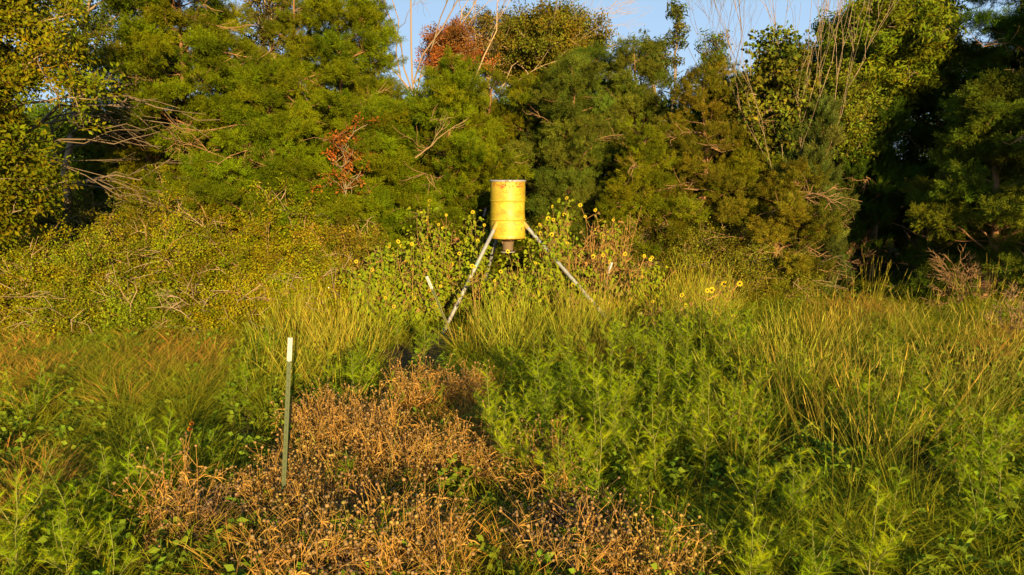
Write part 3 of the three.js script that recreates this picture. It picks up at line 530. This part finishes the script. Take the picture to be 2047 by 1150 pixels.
function sunflower(u, d, flowers, label, o = {}) {
  const foot = footAt(u, d), t0 = thing('sunflower_plant', label, 'sunflower', [foot.x, foot.y, foot.z], o.group), r = rng(Math.round(u * 13 + d * 7));
  const st = new Geo(), lf = new Geo(), tips = flowers.map(([a, b]) => at(a, b, d + r.r(-0.3, 0.35)).sub(foot)), extra = Math.round((o.extra ?? 8) * 1.4);
  const hi = Math.max(0.7, ...tips.map((p) => p.y)), all = tips.map((p) => [p, true]);
  for (let k = 0; k < extra; k++) all.push([V(r.n() * 0.32, hi * r.r(0.45, 1.0), r.n() * 0.3), false]);
  for (const [p, flower] of all) {
    const f0 = V(r.n() * 0.05, 0, r.n() * 0.05), mid = V(p.x * r.r(0.25, 0.6), p.y * r.r(0.45, 0.6), p.z * 0.4), path = [...wander(f0, mid, 3, 0.05, r), ...wander(mid, p, 4, 0.06, r).slice(1)];
    const brown = o.brown ? r() < o.brown : r() < 0.2, sc = brown ? col(0.36, 0.20, 0.055) : SUNSTEM;
    st.tube(path, 0.007, 0.003, 4, sc);
    for (let q = 0; q < (brown ? 6 : (o.leaves ? o.leaves * 1.5 : 62)); q++) {
      const f = r.r(0.9, 6.75), j = Math.floor(f), a = path[j].clone().lerp(path[j + 1], f - j), az = r() * TAU, e = V(Math.cos(az), r.r(-0.2, 0.6), Math.sin(az)).normalize(), c = tint(brown ? col(0.17, 0.11, 0.03) : (o.leaf || SUNLEAF), r, 0.22, 0.16);
      const b2 = a.clone().addScaledVector(e, r.r(0.03, 0.19)); lf.leaf(a, e, a.distanceTo(b2), 0.005, side(e, r), c, c, 1);
      const nn = sunDir.clone().add(V(r.n() * 0.9, r.r(0, 1.0), r.n() * 0.8)).normalize(), ld = V(e.x, e.y - 0.5, e.z); ld.addScaledVector(nn, -ld.dot(nn)).normalize();
      heartLeaf(lf, b2, ld, r.r(0.03, 0.075), V().crossVectors(nn, ld), c);
    }
    for (let q = 0; q < (brown ? 7 : 3); q++) {                       // side twigs that end in a spent head or bud
      const a = path[4 + Math.floor(r() * 3)], e = V(r.n(), r.r(0.2, 1), r.n()).normalize(), b2 = a.clone().addScaledVector(e, r.r(0.08, 0.22)); st.tube([a, b2], 0.004, 0.003, 3, sc); st.ball(b2, r.r(0.009, 0.016), brown ? col(0.16, 0.07, 0.02) : col(0.16, 0.13, 0.03), 0.8, 5);
    }
  }
  part('stems', st.make(), M.bark, t0); part('leaves', lf.make(), M.leaf, t0);
  tips.forEach((p, i) => {
    const k = Math.floor(r() * 3), fl = part('flower', petals[k], M.soft, t0); fl.position.copy(p); fl.scale.setScalar((o.size || 0.036) * r.r(0.75, 1.2));
    fl.rotation.set(-0.1 + r.n() * 0.45, 0.15 + r.n() * 0.6, r() * TAU, 'YXZ'); part('flower_disc', discs[k], M.bark, fl);
  });
}
const SG = 'wild sunflowers round the feeder';
sunflower(725, 10.7, [[712, 523], [743, 540], [719, 551], [714, 560]], 'leftmost wild sunflower plant of the stand, beside the shrubs', { group: SG });
sunflower(775, 11.1, [[778, 492], [796, 483], [803, 492], [787, 507]], 'wild sunflower with four blooms high at the left of the stand', { group: SG });
sunflower(765, 10.5, [[770, 596], [747, 597], [787, 613], [799, 646]], 'low wild sunflower at the front left of the stand', { group: SG });
sunflower(820, 10.9, [[811, 523], [819, 535], [823, 488], [848, 534]], 'leafy wild sunflower between the left shrubs and the leaning post', { group: SG });
sunflower(826, 10.7, [[822, 588], [828, 596], [832, 625], [829, 654], [848, 594]], 'low wild sunflower just left of the leaning thin post', { group: SG });
sunflower(850, 11.9, [[859, 401], [855, 410], [843, 426], [851, 438], [854, 475]], 'tallest wild sunflower left of the barrel against the cedar', { group: SG, extra: 9 });
sunflower(878, 11.7, [[892, 430], [873, 445], [877, 449], [885, 456], [866, 468], [873, 469]], 'wild sunflower with a cluster of six blooms left of the barrel', { group: SG });
sunflower(852, 11.3, [[855, 513], [851, 522], [858, 580], [854, 588], [873, 609], [881, 572]], 'wild sunflower round the leaning thin post', { group: SG });
sunflower(912, 11.6, [[903, 528], [883, 553], [918, 507]], 'wild sunflower left of the front left feeder leg', { group: SG });
sunflower(950, 11.8, [[968, 450], [945, 424], [955, 482]], 'wild sunflower right beside the left edge of the barrel', { group: SG });
sunflower(950, 10.35, [[944, 532], [949, 534], [941, 558]], 'wild sunflower crossing in front of the front left feeder leg', { group: SG, extra: 2, leaves: 9 });
sunflower(990, 10.6, [[989, 561], [980, 579], [1001, 543], [1009, 571], [1004, 585]], 'wild sunflower in the middle under the barrel', { group: SG });
sunflower(1035, 11.0, [[1037, 563], [1044, 573], [1015, 503]], 'broad-leaved wild sunflower under the dispenser of the barrel', { group: SG, extra: 9 });
sunflower(1075, 10.8, [[1071, 526], [1089, 596], [1045, 574]], 'wild sunflower in front of the right feeder leg', { group: SG });
sunflower(1090, 11.3, [[1079, 450], [1080, 466], [1103, 469], [1096, 437], [1106, 439]], 'wild sunflower with large blooms right of the barrel', { group: SG, size: 0.044 });
sunflower(1120, 11.9, [[1133, 396], [1104, 413], [1128, 429]], 'tall wild sunflower right of the barrel with brown stems', { group: SG, brown: 0.6, extra: 12 });
sunflower(1140, 11.2, [[1134, 486], [1139, 507], [1190, 459]], 'wild sunflower above the middle of the right feeder leg', { group: SG, brown: 0.6, extra: 10 });
sunflower(1150, 10.5, [[1145, 570], [1180, 602]], 'wild sunflower with two blooms against the lower right feeder leg', { group: SG, brown: 0.4 });
sunflower(1190, 11.6, [[1170, 433], [1226, 440], [1206, 470], [1214, 496]], 'rusty brown wild sunflower with forked stems right of the barrel', { group: SG, brown: 0.75, extra: 14 });
sunflower(1205, 11.0, [[1206, 510], [1186, 513], [1218, 524]], 'wild sunflower at the leaning white-tipped post right of the feeder', { group: SG, brown: 0.6, extra: 10 });
sunflower(1255, 11.3, [[1250, 508], [1270, 561], [1288, 512]], 'wild sunflower right of the leaning white-tipped post', { group: SG, brown: 0.4 });
sunflower(1300, 11.4, [[1304, 515], [1300, 519]], 'rightmost wild sunflower of the stand with twin blooms', { group: SG });
sunflower(1240, 12.0, [[1160, 410], [1190, 420]], 'rusty spent wild sunflower in the dark gap right of the barrel', { group: SG, brown: 0.85, extra: 14 });
sunflower(1315, 9.0, [[1305, 603]], 'single wild sunflower in front of the dark grass right of the stand', { group: SG, extra: 3 });
sunflower(1425, 9.2, [[1423, 580], [1448, 568], [1414, 581], [1479, 567]], 'wild sunflower with four open blooms in the tall grass right of centre', { group: SG, extra: 2, size: 0.046, leaves: 8 });
sunflower(1370, 9.3, [[1363, 590], [1371, 611]], 'small wild sunflower with two blooms in the tall grass', { group: SG, extra: 2, leaves: 8 });
sunflower(1462, 8.6, [[1466, 632]], 'small single-bloomed wild sunflower in the tall grass at the right', { group: SG, extra: 2, leaves: 8 });

// ================================================================ MEADOW PLANTS
// ragweed: leaves cut into narrow lobes, in tiers up an upright stem
function fern(g, b, d, L, s, c, r) {
  const n = 6, nrm = V().crossVectors(s, d).normalize();
  g.leaf(b, d, L, L * 0.10, s, c, c, 2, V(0, -0.15, 0));
  for (let k = 1; k <= n; k++) for (const sg of [-1, 1]) {
    const t = k / (n + 0.6), p = b.clone().addScaledVector(d, L * t).addScaledVector(UP, -0.15 * L * t * t), e = d.clone().multiplyScalar(0.75).addScaledVector(s, sg * r.r(0.6, 0.9)).addScaledVector(nrm, r.r(-0.25, 0.15)).normalize();
    g.leaf(p, e, L * 0.46 * (1 - 0.55 * t) * r.r(0.85, 1.15), L * 0.10, V().crossVectors(nrm, e).normalize(), c, c, 1);
  }
}
function ragweed(seed, h, bushy) {
  const r = rng(seed), st = new Geo(), lf = new Geo(), t0 = thing('ragweed_plant', '', 'weed'); t0.userData.base = 'ragweed_plant';
  const stem = (p0, p1, rad, dens, leafL) => {
    const path = wander(p0, p1, 6, 0.03, r), len = p0.distanceTo(p1), n = Math.round(len * dens);
    st.tube(path, rad, rad * 0.4, 4, col(0.19, 0.16, 0.05), col(0.15, 0.17, 0.03));
    for (let k = 0; k < n; k++) {
      const t = 0.12 + 0.88 * (k + 0.5) / n, f = t * 5.99, j = Math.floor(f), p = path[j].clone().lerp(path[j + 1], f - j), az = k * 2.4 + r.r(-0.5, 0.5);
      const d = V(Math.cos(az), r.r(0.25, 0.85) + t * 0.45, Math.sin(az)).normalize(), s0 = V(-Math.sin(az), r.n() * 0.9, Math.cos(az)).cross(d).normalize().multiplyScalar(r() < 0.5 ? 1 : -1).addScaledVector(sunDir, 0.55).cross(d), s = s0.addScaledVector(d, -s0.dot(d)).normalize();
      fern(lf, p, d, leafL * (1 - 0.45 * t) * r.r(0.8, 1.2), s, tint(WHITE, r, 0.16, 0.1), r);
    }
  };
  stem(V(0, 0, 0), V(r.n() * 0.06, h, r.n() * 0.06), 0.005, 46, 0.125);
  for (let k = 0; k < bushy; k++) { const az = k * 2.4 + r(), y = h * r.r(0.15, 0.6), L = h * r.r(0.3, 0.5); stem(V(0, y, 0), V(Math.cos(az) * L * 0.62, y + L * 0.85, Math.sin(az) * L * 0.62), 0.0035, 52, 0.105); }
  part('stem', st.make(), M.bark, t0); part('leaves', lf.make(), rag[seed % 3], t0); return t0;
}
const rag = [[0.205, 0.275, 0.005], [0.245, 0.285, 0.006], [0.17, 0.24, 0.005]].map((c) => std({ color: col(...c), roughness: 1, specularIntensity: 0.04, transmission: 0.3, thickness: 0, side: THREE.DoubleSide }));
// dried weeds: thin forking stems with round seed heads
function dryWeed(seed, h, n, spread, tone = [col(0.36, 0.195, 0.042), col(0.22, 0.13, 0.045)]) {
  const r = rng(seed), st = new Geo(), hd = new Geo(), t0 = thing('dried_weed', '', 'weed'); t0.userData.base = 'dried_weed';
  for (let k = 0; k < n; k++) {
    const az = r() * TAU, R = spread * Math.sqrt(r()), foot = V(Math.cos(az) * R * 0.5, 0, Math.sin(az) * R * 0.5), top = V(Math.cos(az) * R + r.n() * 0.12, h * r.r(0.45, 1.1), Math.sin(az) * R + r.n() * 0.12);
    const path = wander(foot, top, 4, 0.11, r), c = tint(tone[0], r, 0.25, 0.1), hc = () => tint(tone[1], r, 0.35, 0.12);
    st.tube(path, 0.0024, 0.0015, 3, c);
    if (r() < 0.75) hd.ball(top, r.r(0.008, 0.0135), hc(), 0.85, 5);
    for (let q = 0; q < 4; q++) { const a = path[1 + Math.floor(r() * 3)], e = V(r.n(), r.r(0.1, 1.1), r.n()).normalize(), b = a.clone().addScaledVector(e, r.r(0.07, 0.2)); st.tube([a, b], 0.0017, 0.0012, 3, c); if (r() < 0.5) hd.ball(b, r.r(0.007, 0.012), hc(), 0.85, 5); }
    for (let q = 0; q < 14; q++) { const a = path[Math.floor(r() * 3.9)], e = V(r.n(), r.r(-0.6, 0.7), r.n()).normalize(); st.leaf(a, e, r.r(0.03, 0.09), 0.008, side(e, r), c, c, 2, V(0, -0.5, 0)); }
  }
  part('stems', st.make(), M.straw, t0); part('seed_heads', hd.make(), M.bark, t0).userData.kind = 'stuff'; return t0;
}
const ragProto = [ragweed(601, 0.85, 5), ragweed(602, 0.7, 6), ragweed(603, 0.95, 5), ragweed(604, 0.5, 5), ragweed(605, 0.4, 6), ragweed(606, 0.8, 4), ragweed(607, 0.62, 7), ragweed(608, 0.55, 4)];
const dryProto = [dryWeed(611, 0.5, 40, 0.26), dryWeed(612, 0.42, 38, 0.28), dryWeed(613, 0.6, 34, 0.22), dryWeed(614, 0.35, 40, 0.3, [col(0.27, 0.15, 0.042), col(0.17, 0.105, 0.045)]), dryWeed(615, 0.45, 34, 0.3, [col(0.40, 0.24, 0.045), col(0.27, 0.18, 0.04)]), dryWeed(616, 0.3, 36, 0.28, [col(0.18, 0.105, 0.045), col(0.16, 0.10, 0.05)])];
// scatter a kind over the patches where the photograph shows it (patch: centre and half-size seen at the plants' middle height)
function scatter(protos, seed, count, patches, mid, gap, choose, label, group) {
  const r = rng(seed), taken = []; let made = 0;
  for (let tries = 0; tries < count * 30 && made < count; tries++) {
    const [pu, pv, ru, rv, w = 1, k = null] = r.pick(patches); if (r() > w) continue;
    const a = r() * TAU, q = Math.sqrt(r()), p = onHeight(pu + ru * q * Math.cos(a), pv + rv * q * Math.sin(a), mid);
    if (p.z > -2.2 || p.z < -14) continue;
    if (taken.some(([x, z]) => (x - p.x) ** 2 + (z - p.z) ** 2 < gap * gap)) continue;
    taken.push([p.x, p.z]);
    const src = protos[choose(r, k)], turn = r() * TAU, s = r.r(0.65, 1.2), lean = new THREE.Euler(r.n() * 0.13, turn, r.n() * 0.13, 'YXZ');
    if (gap > 0.155 && noise(p.x * 1.7 + seed, p.z * 1.7) < (protos === dryProto ? -0.12 : -0.3)) continue;
    if (!src.userData.done) { src.userData.done = true; src.position.set(p.x, ground(p.x, p.z) - 0.01, p.z); src.rotation.copy(lean); src.scale.setScalar(s); src.userData.label = label; src.userData.group = group; }
    else copyOf(src, p.x, ground(p.x, p.z) - 0.01, p.z, lean, s, label, group);
    made++;
  }
}
scatter(ragProto, 701, 105, [[1180, 830, 200, 150, 1], [1340, 760, 150, 120, 1], [1260, 920, 130, 110, 0.7], [1040, 800, 70, 90, 0.7], [1400, 680, 90, 50, 0.7]], 0.45, 0.2, (r) => r.pick([0, 1, 2, 5, 6]), 'tall feathery green ragweed in the thick stand right of the dried weeds', 'ragweed in the central stand');
scatter(ragProto, 702, 46, [[110, 1030, 190, 110, 1], [290, 930, 60, 60, 0.8], [80, 800, 60, 40, 0.7], [60, 920, 70, 60, 0.4]], 0.28, 0.17, (r) => r.pick([1, 3, 4, 6, 7, 7]), 'short feathery green ragweed at the lower left of the meadow', 'ragweed at the lower left');
scatter(ragProto, 703, 60, [[1580, 860, 110, 130, 0.9], [1750, 800, 120, 100, 0.6], [1560, 1060, 140, 90, 0.9], [1960, 900, 90, 140, 0.7], [1740, 1050, 90, 80, 0.5]], 0.35, 0.22, (r) => r.pick([0, 1, 3, 5, 7]), 'feathery green ragweed among the tall straw-tipped grass on the right', 'ragweed in the right-hand grass');
scatter(ragProto, 704, 40, [[1090, 640, 70, 40, 0.7], [830, 660, 60, 30, 0.5], [505, 720, 60, 30, 1], [690, 770, 90, 50, 1], [460, 760, 50, 40, 0.6]], 0.3, 0.22, (r) => r.pick([1, 3, 4, 7]), 'feathery green ragweed in the golden grass between the nearest post and the feeder', 'ragweed before the feeder');
scatter(ragProto, 705, 30, [[700, 960, 60, 30, 0.7], [520, 980, 40, 30, 0.6], [860, 810, 30, 20, 0.6], [930, 1000, 60, 30, 0.8], [740, 1100, 50, 30, 0.9], [1060, 1030, 60, 50, 0.6], [420, 900, 50, 40, 0.9], [800, 1000, 60, 40, 0.7], [350, 1000, 40, 50, 0.8]], 0.2, 0.25, (r) => 4, 'small green ragweed sprouting through the dried brown weeds', 'ragweed in the dried weeds');
scatter(dryProto, 711, 42, [[690, 850, 95, 55, 1], [600, 920, 80, 60, 1], [890, 790, 70, 45, 1], [490, 890, 60, 40, 0.5], [840, 900, 90, 40, 0.4]], 0.25, 0.16, (r) => r.pick([0, 0, 1, 2, 3, 5]), 'dried brown weed with round seed heads in the patch around the nearest post', 'dried weeds round the front post');
scatter(dryProto, 713, 22, [[575, 965, 50, 35, 1], [640, 900, 60, 45, 1], [690, 845, 80, 40, 1]], 0.25, 0.15, (r) => r.pick([0, 0, 1, 2, 4]), 'dried brown weed with round seed heads in the patch around the nearest post', 'dried weeds round the front post');
scatter(dryProto, 712, 52, [[450, 1040, 130, 50, 1], [620, 1080, 160, 60, 1], [900, 1080, 150, 70, 1], [1010, 960, 110, 60, 0.8], [1120, 1060, 110, 60, 0.9], [1330, 1090, 80, 50, 1], [540, 1130, 240, 30, 1], [600, 990, 90, 40, 0.8]], 0.2, 0.17, (r) => r.pick([0, 1, 3, 4, 5, 5]), 'dried brown weed with round seed heads along the bottom of the picture', 'dried weeds at the front');

// orange and red blanket flowers
for (const [u, v, d, label] of [[383, 847, 5.9, 'red and yellow blanket flower above the dried weeds, left of the post'], [379, 858, 5.8, 'lower of the two red blanket flowers left of the post']]) {
  const tip = at(u, v, d), foot = V(tip.x + 0.03, ground(tip.x, tip.z), tip.z - 0.02), t0 = thing('blanket_flower', label, 'flower', [foot.x, foot.y, foot.z]), g = new Geo(), p = tip.clone().sub(foot), r = rng(u), pg = new Geo();
  g.tube(wander(V(0, 0, 0), p, 4, 0.05, r), 0.003, 0.002, 4, col(0.14, 0.13, 0.04)); for (let q = 0; q < 5; q++) { const e = V(r.n(), 0.5, r.n()).normalize(); g.leaf(V(p.x * q / 6, p.y * q / 6, p.z * q / 6), e, 0.07, 0.014, side(e, r), SUNLEAF, SUNLEAF, 2, V(0, -0.4, 0)); } part('stem', g.make(), M.straw, t0);
  for (let q = 0; q < 13; q++) { const a = q / 13 * TAU; pg.leaf(V(Math.cos(a) * 0.007, Math.sin(a) * 0.007, 0), V(Math.cos(a), Math.sin(a), 0.15).normalize(), 0.018, 0.011, V(-Math.sin(a), Math.cos(a), 0), col(0.45, 0.05, 0.01), col(0.62, 0.32, 0.02), 2, null, 0.6); }
  const fl = part('flower', pg.make(), M.soft, t0); fl.position.copy(p); fl.rotation.set(-0.4, 0.1, 0); const dsk = new Geo(); dsk.ball(V(0, 0, 0.002), 0.009, col(0.2, 0.05, 0.02), 0.7, 7); part('flower_disc', dsk.make(), M.bark, fl);
}

// ================================================================ GRASS
function tuft(seed, n, h, w, bendy, c0, c1, headed) {
  const r = rng(seed), g = new Geo();
  for (let k = 0; k < n; k++) {
    const az = r() * TAU, R = 0.09 * Math.sqrt(r()), b = V(Math.cos(az) * R, 0, Math.sin(az) * R), d = V(Math.cos(az) * 0.3 + r.n() * 0.18, 1, Math.sin(az) * 0.3 + r.n() * 0.18).normalize(), L = h * r.r(0.5, 1.05), bz = r.r(0.2, 1) * bendy, a2 = az + r.n() * 0.7;
    const k1 = r.r(0.75, 1.2), A = c0.clone().multiplyScalar(k1), B = c1.clone().multiplyScalar(k1), bend = V(Math.cos(a2) * bz, -bz * 0.65, Math.sin(a2) * bz);
    if (headed && r() < headed) {                                       // a stalk with a narrow seed head
      const tip = b.clone().addScaledVector(d, L * 1.15).addScaledVector(V(Math.cos(a2), -0.3, Math.sin(a2)), L * bz * 0.3), path = wander(b, tip, 4, 0.02, r, 0.0); g.tube(path, 0.0022, 0.0013, 3, A, B);
      const e = tip.clone().sub(path[3]).normalize(); g.tube([tip.clone().addScaledVector(e, -0.02), tip.clone().addScaledVector(e, 0.04), tip.clone().addScaledVector(e, L * 0.13)], 0.0038, 0.001, 4, B.clone().multiplyScalar(1.05));
    } else g.leaf(b, d, L, w * r.r(0.7, 1.3), side(d, r), A, B, 4, bend, 0.3);
  }
  return g.make();
}
const GR = {
  green: [tuft(801, 34, 0.36, 0.006, 0.7, col(0.10, 0.13, 0.010), col(0.22, 0.25, 0.009)), tuft(802, 34, 0.42, 0.006, 0.9, col(0.11, 0.13, 0.010), col(0.26, 0.25, 0.010))],
  arch: [tuft(803, 60, 0.62, 0.005, 1.05, col(0.11, 0.14, 0.010), col(0.26, 0.26, 0.012))],
  straw: [tuft(804, 40, 0.85, 0.006, 0.22, col(0.11, 0.15, 0.010), col(0.30, 0.28, 0.022), 0.3), tuft(805, 36, 0.75, 0.006, 0.3, col(0.14, 0.14, 0.012), col(0.38, 0.28, 0.03), 0.2)],
  heads: [tuft(806, 9, 0.95, 0.005, 0.4, col(0.14, 0.16, 0.016), col(0.36, 0.28, 0.04), 0.85)],
  rust: [tuft(807, 60, 0.5, 0.007, 0.9, col(0.18, 0.11, 0.025), col(0.42, 0.22, 0.035))],
  cover: [leafySpray(808, 16, 0.4, 0.26, 0.2, WHITE, 0.1)],
  litter: [tuft(809, 26, 0.24, 0.006, 1.5, col(0.16, 0.10, 0.045), col(0.26, 0.16, 0.06))],
};
function sow(name, label, geos, mat, seed, count, weight, vary, o = {}) {
  const r = rng(seed), mats = geos.map(() => []), cols = geos.map(() => []); let made = 0;
  for (let tries = 0; tries < count * 60 && made < count; tries++) {
    const z = -(2.4 + 14 * Math.pow(r(), o.near || 0.75)), x = r.r(-1, 1) * (1.5 + 0.8 * -z), [u, v] = seen(x, o.mid || 0.2, z);
    if (r() > weight(Math.min(2100, Math.max(-60, u)), Math.min(1200, v), x, z) - dirt(u, v)) continue;
    const k = Math.floor(r() * geos.length), dir = V(r.n() * (o.sway || 0.1) + (o.lean?.[0] || 0), 1, r.n() * (o.sway || 0.1) + (o.lean?.[1] || 0)).normalize();
    mats[k].push(place(V(x, ground(x, z) - 0.01 + (o.lift ? r() * o.lift : 0), z), dir, r() * TAU, (o.size || 1) * r.r(0.7, 1.2), (o.size || 1) * r.r(0.7, 1.2) * (o.tall ? o.tall(x, z, u, v) : 1)));
    cols[k].push(tint(o.tint || WHITE, r, vary, 0.16)); made++;
  }
  const t0 = thing(name, label, 'grass'); t0.userData.kind = 'stuff';
  geos.forEach((g, k) => { if (mats[k].length) instanced(name === 'ground_cover' ? 'leaves' : 'blades', g, mat, mats[k], cols[k], t0); });
}
const dryZone = blobs([[690, 850, 110, 70], [600, 940, 100, 80], [890, 800, 80, 60], [650, 1080, 200, 60], [450, 1040, 140, 55], [900, 1080, 150, 70], [1010, 970, 110, 60], [1330, 1090, 90, 60]]);
const dirt = blobs([[815, 708, 70, 26, 1.5], [878, 672, 30, 34, 1.6], [892, 640, 22, 30, 1]]);
sow('green_grass', 'short green grass growing all over the meadow', GR.green, M.soft, 901, 9000, (u, v, x, z) => (0.9 - Math.min(0.48, dryZone(u, v))) * (0.55 + 0.45 * noise(x * 1.1, z * 1.1)) * (z < -14.2 ? 0.3 : 1), 0.25);
sow('arching_grass', 'long fine arching grass in soft mounds', GR.arch, M.soft, 902, 760, blobs([[255, 920, 90, 60, 1.3], [310, 800, 90, 60, 1.3], [420, 770, 60, 40, 0.8], [180, 720, 160, 40], [960, 720, 80, 50, 0.8], [1720, 1050, 180, 80, 0.7], [1900, 640, 140, 40, 0.6], [1620, 640, 140, 40, 0.5]]), 0.2, { mid: 0.3 });
sow('straw_grass', 'tall golden grass standing round the feeder and in front of the shrubs', GR.straw, M.leaf, 903, 230, blobs([[665, 670, 85, 50, 1.2], [1000, 655, 100, 32, 0.9], [1170, 640, 80, 36, 1], [1400, 590, 70, 60, 1.2], [1290, 560, 60, 40, 0.5], [1600, 700, 160, 70, 0.35]]), 0.22, { mid: 0.45 });
sow('seeding_grass', 'thin tall grass stalks with narrow straw seed heads on the right', GR.heads, M.soft, 904, 130, blobs([[1640, 760, 150, 100, 1], [1820, 770, 130, 110, 1], [1980, 740, 100, 120, 0.9], [1560, 900, 80, 90, 0.5], [760, 960, 40, 70, 0.3], [700, 660, 80, 50, 0.4]]), 0.2, { mid: 0.5, lean: [0.04, 0], sway: 0.2 });
sow('rusty_grass', 'dry rust-coloured grass in low clumps', GR.rust, M.soft, 905, 700, blobs([[690, 850, 80, 45, 0.8], [600, 950, 70, 50, 0.8], [890, 800, 60, 45, 0.8], [520, 1070, 120, 35, 0.4], [900, 1090, 140, 40, 0.5], [320, 720, 80, 40, 1.2], [40, 720, 70, 40, 1], [190, 770, 60, 30, 0.4], [40, 960, 60, 60, 0.8], [1250, 690, 50, 25, 0.7], [1720, 620, 60, 25, 0.8], [1990, 680, 60, 30, 0.6], [640, 970, 60, 40, 0.5], [900, 850, 60, 40, 0.4]]), 0.2, { mid: 0.25 });
sow('ground_cover', 'low broad-leaved weeds covering the soil', GR.cover, M.leaf, 906, 9000, (u, v, x, z) => (0.8 - 0.3 * Math.min(1, dryZone(u, v))), 0.3, { size: 0.17, lift: 0.12, tint: col(0.10, 0.15, 0.010), mid: 0.1 });
sow('dry_litter', 'dead stalks and leaves lying on the soil', GR.litter, M.straw, 907, 3200, (u, v) => 0.25 + 0.75 * Math.min(1, dryZone(u, v)), 0.25, { mid: 0.05 });

renderer.render(scene, camera);
